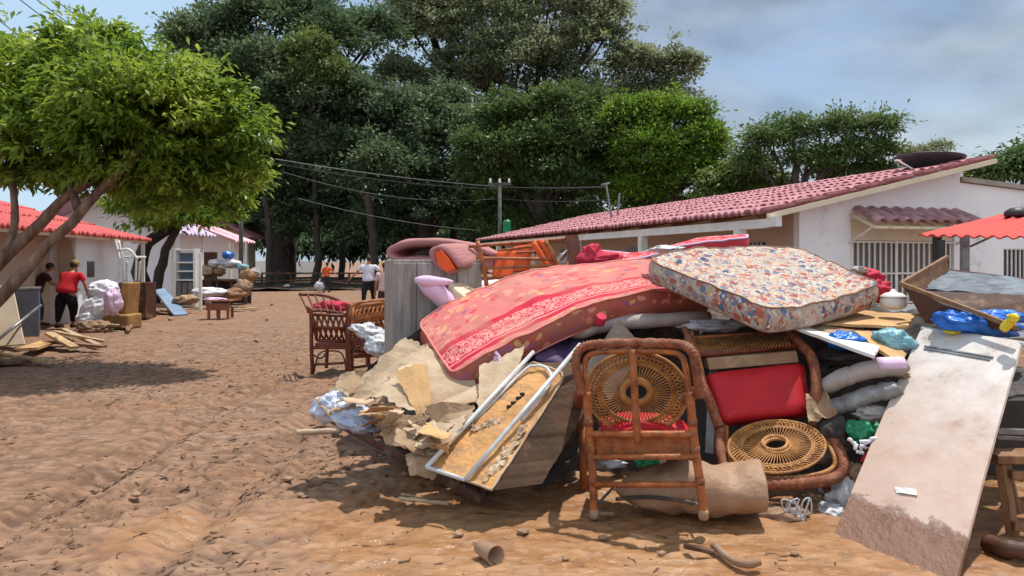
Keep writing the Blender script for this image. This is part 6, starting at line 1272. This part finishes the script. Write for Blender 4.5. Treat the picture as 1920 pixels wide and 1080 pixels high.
# ---------------------------------------------------------------- people
def skin_mesh(name, verts, edges, m_, T, sub=2):
    me = bpy.data.meshes.new(name); org = Vector(T['_w']); me.from_pydata([tuple(Vector(v[0])) for v in verts], edges, []); o = bpy.data.objects.new(name, me); COL.objects.link(o); o.parent = T; o['_w'] = T['_w']
    s = o.modifiers.new('skin', 'SKIN'); s.use_smooth_shade = True; s.branch_smoothing = .6
    for i, v in enumerate(verts): r = v[1]; me.skin_vertices[0].data[i].radius = (r, r) if not isinstance(r, tuple) else r; me.skin_vertices[0].data[i].use_root = (i == 0)
    u = o.modifiers.new('sub', 'SUBSURF'); u.levels = sub; u.render_levels = sub; me.materials.append(m_); return o
def rotx(p, piv, a): p = Vector(p); piv = Vector(piv); return Matrix.Rotation(a, 3, 'X') @ (p - piv) + piv
def person(label, loc, yaw, h, shirt, pants, lean=0., arms=(('hang', 0), ('hang', 0)), stride=.12, cap=None, hair=None, wide=1., skirt=False):
    """local: faces +Y, z up; 1.7 m tall template scaled to h"""
    T = thing('person', label, 'person', tuple(loc)); T.rotation_euler = (0, 0, yaw); T.scale = (h / 1.7,) * 3; T['_w'] = (0, 0, 0)
    pv = (0, 0, .93); rx = lambda p: tuple(rotx(p, pv, -lean))
    W = wide; V = [((0, 0, .93), (.07 * W, .06 * W)), (rx((0, .0, 1.08)), (.08 * W, .06 * W)), (rx((0, .0, 1.28)), (.13 * W, .085 * W)), (rx((0, 0, 1.42)), (.09, .07)), (rx((0, .01, 1.49)), .052), (rx((0, .03, 1.56)), (.07, .085)), (rx((0, .03, 1.65)), (.072, .085))]
    E = [(0, 1), (1, 2), (2, 3), (3, 4), (4, 5), (5, 6)]
    armj = []
    for s, (kind, ang) in zip((-1, 1), arms):
        sh = Vector(rx((s * .175 * W, 0, 1.38)))
        if kind == 'hang': d1, d2 = Vector((s * .14, .04, -.97)), Vector((s * .10, .22, -.95))
        elif kind == 'out': d1, d2 = Vector((s * .62, -.05, -.75)), Vector((s * .72, .10, -.66))
        elif kind == 'fwd': d1, d2 = Vector((s * .12, .55, -.8)), Vector((-s * .1, .85, -.45))
        elif kind == 'hold': d1, d2 = Vector((s * .35, .1, -.9)), Vector((s * .25, .1, -.95))
        d1.normalize(); d2.normalize(); el = sh + d1 * .28; wr_ = el + d2 * .25; armj.append((sh, el, wr_, d2, s))
        i0 = len(V); V += [(tuple(sh), .056), (tuple(el), .043), (tuple(wr_), .029), (tuple(wr_ + d2 * .045), (.038, .02)), (tuple(wr_ + d2 * .09), (.040, .017))]
        E += [(2, i0), (i0, i0 + 1), (i0 + 1, i0 + 2), (i0 + 2, i0 + 3), (i0 + 3, i0 + 4)]
        side = Vector((0, 1, 0)); side = (side - d2 * side.dot(d2)).normalized()
        for k, (of, ln) in enumerate(((-.028, .06), (-.01, .075), (.01, .08), (.028, .07))):
            j = len(V); b_ = wr_ + d2 * .095 + side * of; V += [(tuple(b_ + d2 * .02), .009), (tuple(b_ + d2 * (.02 + ln * .6) - Vector((s * .01, 0, 0))), .008), (tuple(b_ + d2 * (.02 + ln) - Vector((s * .022, 0, 0))), .007)]; E += [(i0 + 4, j), (j, j + 1), (j + 1, j + 2)]
        j = len(V); V += [(tuple(wr_ + d2 * .05 + side * .045), .011), (tuple(wr_ + d2 * .09 + side * .062), .009)]; E += [(i0 + 3, j), (j, j + 1)]
    legj = []
    for s in (-1, 1):
        st = stride * s; hp_ = Vector((s * .09 * W, 0, .88)); kn = Vector((s * .10 * W, st * .9 + .02, .49)); an = Vector((s * .10 * W, st * 1.3 - .03, .09)); to = an + Vector((s * .02, .16, -.055)); legj.append((hp_, kn, an, to))
        i0 = len(V); V += [(tuple(hp_), .085 * W), (tuple(kn), .058), (tuple(an), .038), (tuple(to), (.04, .025))]; E += [(0, i0), (i0, i0 + 1), (i0 + 1, i0 + 2), (i0 + 2, i0 + 3)]
    # face: nose, ears
    hd = Vector(rx((0, .03, 1.60)))
    f_ = Matrix.Rotation(-lean, 3, 'X') @ Vector((0, 1, 0))
    i0 = len(V); V += [(tuple(hd + f_ * .085), .012), (tuple(hd + f_ * .108 - Vector((0, 0, .012))), .009)]; E += [(5, i0), (i0, i0 + 1)]
    for s in (-1, 1): j = len(V); V += [(tuple(hd + Vector((s * .078, -.005, 0))), .012), (tuple(hd + Vector((s * .088, -.012, .012))), .010)]; E += [(5, j), (j, j + 1)]
    skin_mesh('body', V, E, M['skin'], T)
    # clothes
    V = [((0, 0, .84), (.19 * W, .165 * W)), (rx((0, 0, .95)), (.185 * W, .155 * W)), (rx((0, 0, 1.08)), (.17 * W, .13 * W)), (rx((0, 0, 1.27)), (.20 * W, .14 * W)), (rx((0, 0, 1.42)), (.13, .10))]; E = [(0, 1), (1, 2), (2, 3), (3, 4)]
    for sh, el, wr_, d2, s in armj: j = len(V); V += [(tuple(sh), .088), (tuple(sh.lerp(el, .8)), .066)]; E += [(3, j), (j, j + 1)]
    skin_mesh('shirt', V, E, shirt, T)
    V = [((0, -.01, .99), (.20 * W, .17 * W)), ((0, -.01, .86), (.18 * W, .15 * W))]; E = [(0, 1)]
    for hp_, kn, an, to in legj: j = len(V); V += [(tuple(hp_ - Vector((0, 0, .08))), .115 * W), (tuple(kn), .075 * W), (tuple(an + Vector((0, 0, .05))), .055)]; E += [(1, j), (j, j + 1), (j + 1, j + 2)]
    skin_mesh('trousers', V, E, pants, T)
    for hp_, kn, an, to in legj: g = G(); g.tube([an + Vector((0, -.05, -.035)), an + Vector((0, .04, -.03)), to + Vector((0, .04, .0))], [.048, .05, .034], 10); g.build('shoe', M['black'], T, smooth=True)
    g = G(); g.blob(hd + Vector((0, -.012, .03)) - f_ * .012, (.085, .10, .105), 7, .06, 3, .08, nu=20, nv=12); g.build('hair', hair or M['hair'], T, smooth=True)
    if cap is not None: g = G(); g.lathe(hd + Vector((0, 0, .03)), [(.10, 0), (.104, .03), (.085, .085), (.045, .115), (.01, .122)], 20); g.box(hd + f_ * .13 + Vector((0, 0, .04)), (.14, .10, .015)); g.build('cap', cap, T, smooth=True)
    return T
cl = lambda nm, *c: mat(nm, srgb(*c), srgb(*[int(x * .85) for x in c]), 5, .85, .25, 30)
DO = 37.; po = at(612, 545, DO); po.z = 0
person('person in orange shirt and dark shorts walking away carrying a white bag', po, R(-6), 1.5, cl('orange shirt', 226, 92, 38), cl('navy shorts', 48, 44, 62), lean=.18, arms=(('hold', 0), ('out', 0)), stride=.10)
T = thing('white_sack', 'round white sack held in the left hand of the person in orange', 'sack', tuple(at(598, 545, DO))); g = G(); g.blob(at(599, 537, DO - .1), (.26, .2, .24), 31, .2, 2, .2, nu=28, nv=18); g.build('sack_body', M['white_bag'], T, smooth=True)
g = G(); g.tube(spline([at(599, 528, DO - .1), at(600, 523, DO - .05)], 5), [.06, .05, .03, .03, .04, .05], 10); g.build('sack_neck', M['white_bag'], T, smooth=True)
DW = 25.; pw = at(691, 575, DW); pw.z = 0
person('person in white shirt and black trousers walking away with arms out', pw, R(0), 1.74, cl('white shirt', 222, 220, 232), cl('black trousers', 24, 22, 26), lean=.12, arms=(('out', 0), ('out', 0)), stride=.16, wide=1.22)
DP = 19.; pp = at(722, 600, DP); pp.z = 0
person('person in pink shirt and yellow cap half hidden by the grey cabinet', pp, R(10), 1.55, cl('pale pink shirt', 226, 190, 182), cl('brown trousers', 70, 50, 42), lean=.1, arms=(('hang', 0), ('hang', 0)), cap=cl('yellow cap', 212, 208, 60), wide=1.15)
DR = 17.6; pr_ = at(124, 612, DR); pr_.z = 0
person('heavy person in red top and black trousers bending over the junk at left', pr_, R(-12), 1.62, cl('red top', 206, 30, 44), cl('black slacks', 16, 15, 18), lean=.38, arms=(('fwd', 0), ('hold', 0)), stride=.06, wide=1.5, cap=cl('yellow band', 150, 128, 62))
DB = 18.2; pb_ = at(66, 630, DB); pb_.z = 0
person('person in dark maroon shirt bending behind the grey box at left', pb_, R(-60), 1.6, cl('maroon shirt', 62, 24, 26), cl('blue jeans', 46, 60, 96), lean=.5, arms=(('fwd', 0), ('fwd', 0)), wide=1.2)

# ---------------------------------------------------------------- left side junk
def gb(px, py, D=None): return gp(px, py) if D is None else at(px, py, D)
T = thing('box_freezer', 'low grey box freezer standing in front of the bending people at left', 'freezer', tuple(gp(50, 634)))
a = gp(28, 634); b = gp(74, 631); g = G(); g.obox(a, b - a, (-.3, .5, 0), (0, 0, .98)); g.build('body', mat('slate grey enamel', srgb(104, 110, 122), srgb(84, 88, 98), 3, .5, .1, 30, mud=.2), T, bevel=.02)
g = G(); g.obox(a + Vector((-.02, -.02, .985)), b - a + Vector((.04, 0, 0)), (-.3, .54, 0), (0, 0, .05)); g.build('lid', M['steel'], T, bevel=.01)
g = G(); g.sheet([at(-20, 650, 13.5), at(46, 645, 13.3), at(22, 535, 14.6), at(-30, 535, 14.8)], 6, 6, .01, 1, .03, 3); g.build('beige_board', M['beige_wall'], label='beige panel leaning at the far left edge in front of the grey freezer', cat='panel')
g = G(); g.tube([at(-10, 642, 13.0), at(77, 572, 14.2)], .028, 8); g.build('metal_pipe', M['steel'], smooth=True, label='thin metal pipe slanting across the beige panel at far left', cat='pipe')
g = G(); g.sheet([at(108, 440, 18.9), at(134, 452, 18.9), at(148, 525, 18.7), at(110, 560, 18.7)], 4, 4, .01, 1, .04, 3); g.build('door_panel', M['beige_wall'], label='beige door panel leaning against the white house above the red topped person', cat='panel')
PL = [((50, 655), (95, 640), .30, 'card2', 'short thick brown board at the left end of the plank pile'), ((92, 625), (140, 652), .16, 'wood_tan', 'plank crossing the front of the plank pile'), ((100, 622), (195, 640), .14, 'wood_tan', 'long pale plank on top of the plank pile'), ((120, 618), (185, 648), .10, 'card', 'narrow splintered plank pointing right in the plank pile'), ((85, 640), (195, 650), .12, 'wood_mid', 'lowest plank lying in the mud under the plank pile')]
for k, (p, q, wd, m_, lab) in enumerate(PL):
    z0, z1 = (.16, .05) if k in (1, 2, 3) else (.10, .08); g = G(); g.beam(gp(*p, z0 + .1 * (k in (1, 2))), gp(*q, z1), wd, .05); g.build('plank', M[m_], label=lab, cat='plank', bevel=.004)
g = G(); g.beam(gp(-20, 662, .1), gp(98, 678, .08), .10, .05); g.build('plank', M['wood_tan'], label='long pale plank lying at the far left edge in the tree shade', cat='plank', bevel=.004)
g = G(); g.beam(gp(-20, 680, .05), gp(60, 676, .05), .3, .06); g.build('plank', M['wood_dark'], label='broad dark plank under the long pale one at the far left edge', cat='plank')
Dc = 17.5
g = G(); g.blob(at(195, 545, Dc), (.36, .3, .24), 101, .2, 1.3, .3); g.blob(at(178, 582, Dc - .2), (.27, .28, .36), 102, .2, 1.3, .3, tilt=.3); g.blob(at(166, 600, Dc - .3), (.26, .28, .2), 109, .2, 1.3, .3); g.build('white_cloth_bundle', M['white_cloth'], smooth=True, label='white and pink bedding heaped over a brown armchair beside the red topped person', cat='bedding')
g = G(); g.blob(at(212, 566, Dc - .35), (.18, .2, .3), 103, .2, 2, .25); g.build('pink_cloth', M['lilac_fab'], smooth=True, label='pink fold hanging from the white bedding at left', cat='cloth')
M['mustard'] = mat('mustard upholstery', srgb(164, 126, 74), srgb(128, 92, 52), 4, .85, .3, 30, mud=.3)
T = thing('covered_armchair', 'mustard brown armchair half covered by white bedding', 'armchair', tuple(gp(210, 612))); g = G(); a = gp(178, 618); g.obox(a, (.75, 0, 0), (0, .7, 0), (0, 0, .34)); g.build('seat', M['mustard'], T, bevel=.04)
g = G(); g.obox(at(222, 590, Dc), at(236, 590, Dc) - at(222, 590, Dc), (0, .6, 0), (.06, 0, .75)); g.build('armrest', M['mustard'], T, bevel=.03)
# brush and branches
rs = random.Random(12)
for k in range(16):
    p = gp(200 + rs.uniform(-10, 40), 612 + rs.uniform(-6, 14)); q = gp(255 + rs.uniform(-25, 30), 585 + rs.uniform(-10, 20)); p.z = .06; q.z = rs.uniform(.1, .45)
    mid = p.lerp(q, .5) + Vector((rs.uniform(-.2, .2), 0, -.05)); g = G(); g.tube(spline([p, mid, q], 10), rs.uniform(.02, .05), 7); g.build('branch', bark if k % 2 else M['wood_mid'], smooth=True, label='bent broken branch in the brushwood heap between the bedding and the forked tree', cat='branch', group='brushwood heap')
for k, (x, y, m_, rx, rz, lab) in enumerate(((215, 617, 'green_bag', .18, .1, 'small green plastic scrap in the brushwood'), (180, 622, 'rope', .4, .16, 'low muddy lump left of the brushwood'), (245, 590, 'card_mud', .35, .18, 'muddy cardboard lump above the brushwood'), (300, 588, 'rope', .4, .1, 'muddy rag heap at the foot of the forked tree'))):
    p = gp(x, y); g = G(); g.blob(p + Vector((0, 0, rz * .5)), (rx, .3, rz), 120 + k, .4, 2.4, .4); g.build('debris_lump', M[m_], smooth=True, label=lab, cat='debris')
# plastic chair held up at left house
T = thing('plastic_chair', 'white plastic armchair stacked high beside the white wall', 'chair', tuple(at(240, 560, 20.5)))
Dq = 20.5; mw = M['white_paint']
for pts in ([(222, 452, Dq), (230, 490, Dq), (232, 528, Dq)], [(256, 486, Dq), (254, 528, Dq)], [(238, 490, Dq + .5), (238, 528, Dq + .5)], [(262, 490, Dq + .5), (260, 528, Dq + .5)]): rod(T, 'leg', pts, .03, mw)
g = G(); a = at(226, 484, Dq); g.obox(a, at(258, 484, Dq) - a, (0, .5, 0), (0, 0, .06)); g.build('seat', mw, T, bevel=.02)
g = G(); a = at(216, 448, Dq + .1); g.sheet([a, at(226, 450, Dq + .5), at(232, 484, Dq + .5), at(224, 484, Dq + .1)], 4, 4, .01, 1, .04, 2); g.build('backrest', mw, T)
rod(T, 'armrest', [(222, 470, Dq), (242, 468, Dq), (258, 486, Dq)], .035, mw)
g = G(); a = gp(222, 578); a.z = 0; g.obox(Vector((at(222, 530, 20.4).x, 20.4, 0)), (.75, 0, 0), (0, .6, 0), (0, 0, at(222, 530, 20.4).z)); g.build('wooden_crate', M['wood_dark'], label='dark wooden crate carrying the white plastic chair', cat='crate', bevel=.01)
# white steel shelf/door between the trees
T = thing('white_shelf', 'white glazed metal shelf unit standing right of the forked tree', 'shelf', tuple(gp(345, 575))); Ds = 25.5; z0 = 0
xa, xb = at(326, 0, Ds).x, at(362, 0, Ds).x; zt = at(0, 466, Ds).z
g = G(); 
for x in (xa, xb): g.obox((x, Ds, 0), (.07, 0, 0), (0, .4, 0), (0, 0, zt))
for z in (.02, .9, 1.2, 1.5, zt - .07): g.obox((xa + .072, Ds + .01, z), (xb - xa - .075, 0, 0), (0, .38, 0), (0, 0, .05))
g.build('frame', mw, T); g = G(); g.obox((xa + .08, Ds + .3, .1), (xb - xa - .09, 0, 0), (0, .02, 0), (0, 0, zt - .25)); g.build('glass_back', mat('blue grey glass', srgb(120, 140, 160), srgb(90, 110, 130), 2, .2, 0), T)
for k in range(3): g = G(); g.obox((xa + .11 + k * .19, Ds - .02, .1), (.15, 0, 0), (0, .02, 0), (0, 0, .75)); g.build('door_panel', M['steel'], T)
g = G(); g.obox((at(372, 0, 24).x, 24, 0), (.09, 0, 0), (0, .09, 0), (0, 0, at(0, 474, 24).z)); g.build('porch_post', mw, label='white square post right of the glazed shelf unit', cat='post', bevel=.01)
g = G(); g.sheet([gp(326, 590, .02), gp(352, 588, .02), at(308, 540, 24), at(290, 543, 24)], 4, 8, .01, 1, .05, 2); g.build('blue_door_skin', mat('pale blue door skin', srgb(150, 172, 196), srgb(120, 142, 170), 2, .3, .1, 30, mud=.15), label='pale blue door panel leaning to the forked tree foot', cat='panel')
# small table
T = thing('small_table', 'small low reddish wooden table standing alone on the mud at left', 'table', tuple(gp(407, 598))); Dt = gp(407, 598).y; mt = mat('reddish table wood', srgb(150, 92, 72), srgb(110, 64, 50), 3, .6, .3, 30, mud=.4)
a = at(384, 566, Dt); g = G(); g.obox(a, at(432, 566, Dt) - a, (0, .6, 0), (0, 0, .05)); g.build('tabletop', mt, T, bevel=.01)
g = G(); a = at(386, 582, Dt + .03); g.obox(a, at(429, 582, Dt + .03) - a, (0, .03, 0), (0, 0, .19)); g.build('apron', mt, T)
for x, dy in ((388, .02), (424, .02), (392, .5), (420, .5), (405, .1)): p = at(x, 0, Dt); g = G(); g.obox((p.x, Dt + dy, 0), (.06, 0, 0), (0, .06, 0), (0, 0, .3)); g.build('leg', mt, T)
g = G(); g.blob(at(403, 561, Dt + .3), (.3, .22, .05), 131, .3, 2, .3); g.build('rag', M['lilac_fab'], smooth=True, label='pale pink rag heaped on the small low table', cat='rag')
# dark workbench with stuff, far left centre
T = thing('long_bench', 'long dark table loaded with rescued goods in front of the far porch house', 'table', tuple(gp(420, 560))); Db = 27.
xa, xb = at(376, 0, Db).x, at(462, 0, Db).x; g = G(); g.obox((xa, Db, .84), (xb - xa, 0, 0), (0, 1.0, 0), (0, 0, .06)); g.build('tabletop', M['wood_dark'], T)
for k in range(4): g = G(); g.obox((xa + .02 + k * (xb - xa - .12) / 3, Db + .05, 0), (.08, 0, 0), (0, .08, 0), (0, 0, .84)); g.build('leg', M['wood_dark'], T)
g = G(); g.obox((xa + .1, Db + .75, .0), (xb - xa - .2, 0, 0), (0, .05, 0), (0, 0, .84)); g.build('back_panel', M['black'], T)
stuff = [(390, 508, .3, .22, 'card', 'tan cardboard box on the left end of the far long table', 'box'), (402, 493, .2, .14, 'white_cloth', 'white bundle on the tan box on the far table', 'bundle'), (428, 478, .20, .14, 'blue_bag', 'bright blue bag topping the goods on the far table', 'bag'), (432, 494, .42, .17, 'white_bag', 'large white sack under the blue bag on the far table', 'sack'), (455, 500, .2, .12, 'cyan_bag', 'pale bundle at the right end of the far table', 'bundle'), (412, 510, .2, .16, 'rope', 'brown bundle in the middle of the far table', 'bundle')]
for k, (x, y, rx, rz, m_, lab, ct) in enumerate(stuff): g = G(); g.blob(at(x, y, Db + .4), (rx, .3, rz), 140 + k, .3, 2, .3, nu=24, nv=16); g.build(ct if ct != 'box' else 'cardboard_box', M[m_], smooth=True, label=lab, cat=ct)
for k, (x, y, D, rx, rz, m_, lab) in enumerate(((462, 520, 26, .25, .3, 'wood_mid', 'brown upright lump right of the far long table'), (474, 512, 28, .25, .18, 'concrete', 'pale round lump at the right end of the far junk row'), (455, 540, 25.5, .3, .3, 'rope', 'mud brown bundle under the right end of the far table'), (350, 562, 23, .35, .15, 'card_mud', 'muddy box between the forked tree and the small table'), (395, 548, 25, .6, .15, 'white_cloth', 'white sheet pile behind the small low table'), (440, 552, 25, .35, .2, 'wood_mid', 'brown basket shaped bundle behind the small low table'))):
    g = G(); g.blob(at(x, y, D), (rx, .3, rz), 150 + k, .4, 2.2, .35, nu=24, nv=16); g.build('debris_lump', M[m_], smooth=True, label=lab, cat='debris')
g = G(); g.beam(gp(430, 580, .05), gp(482, 578, .05), .3, .04); g.build('plank', M['wood_tan'], label='pale plank on the mud right of the small low table', cat='plank')
g = G(); g.blob(gp(540, 541) + Vector((0, 0, .1)), (.28, .2, .14), 171, .2, 2, .2, nu=20, nv=12); g.build('white_parcel', M['white_bag'], smooth=True, label='small white parcel on the far mud left of the orange shirt', cat='parcel')

# finish: strip helper properties
for o in SC.objects:
    if '_w' in o: del o['_w']
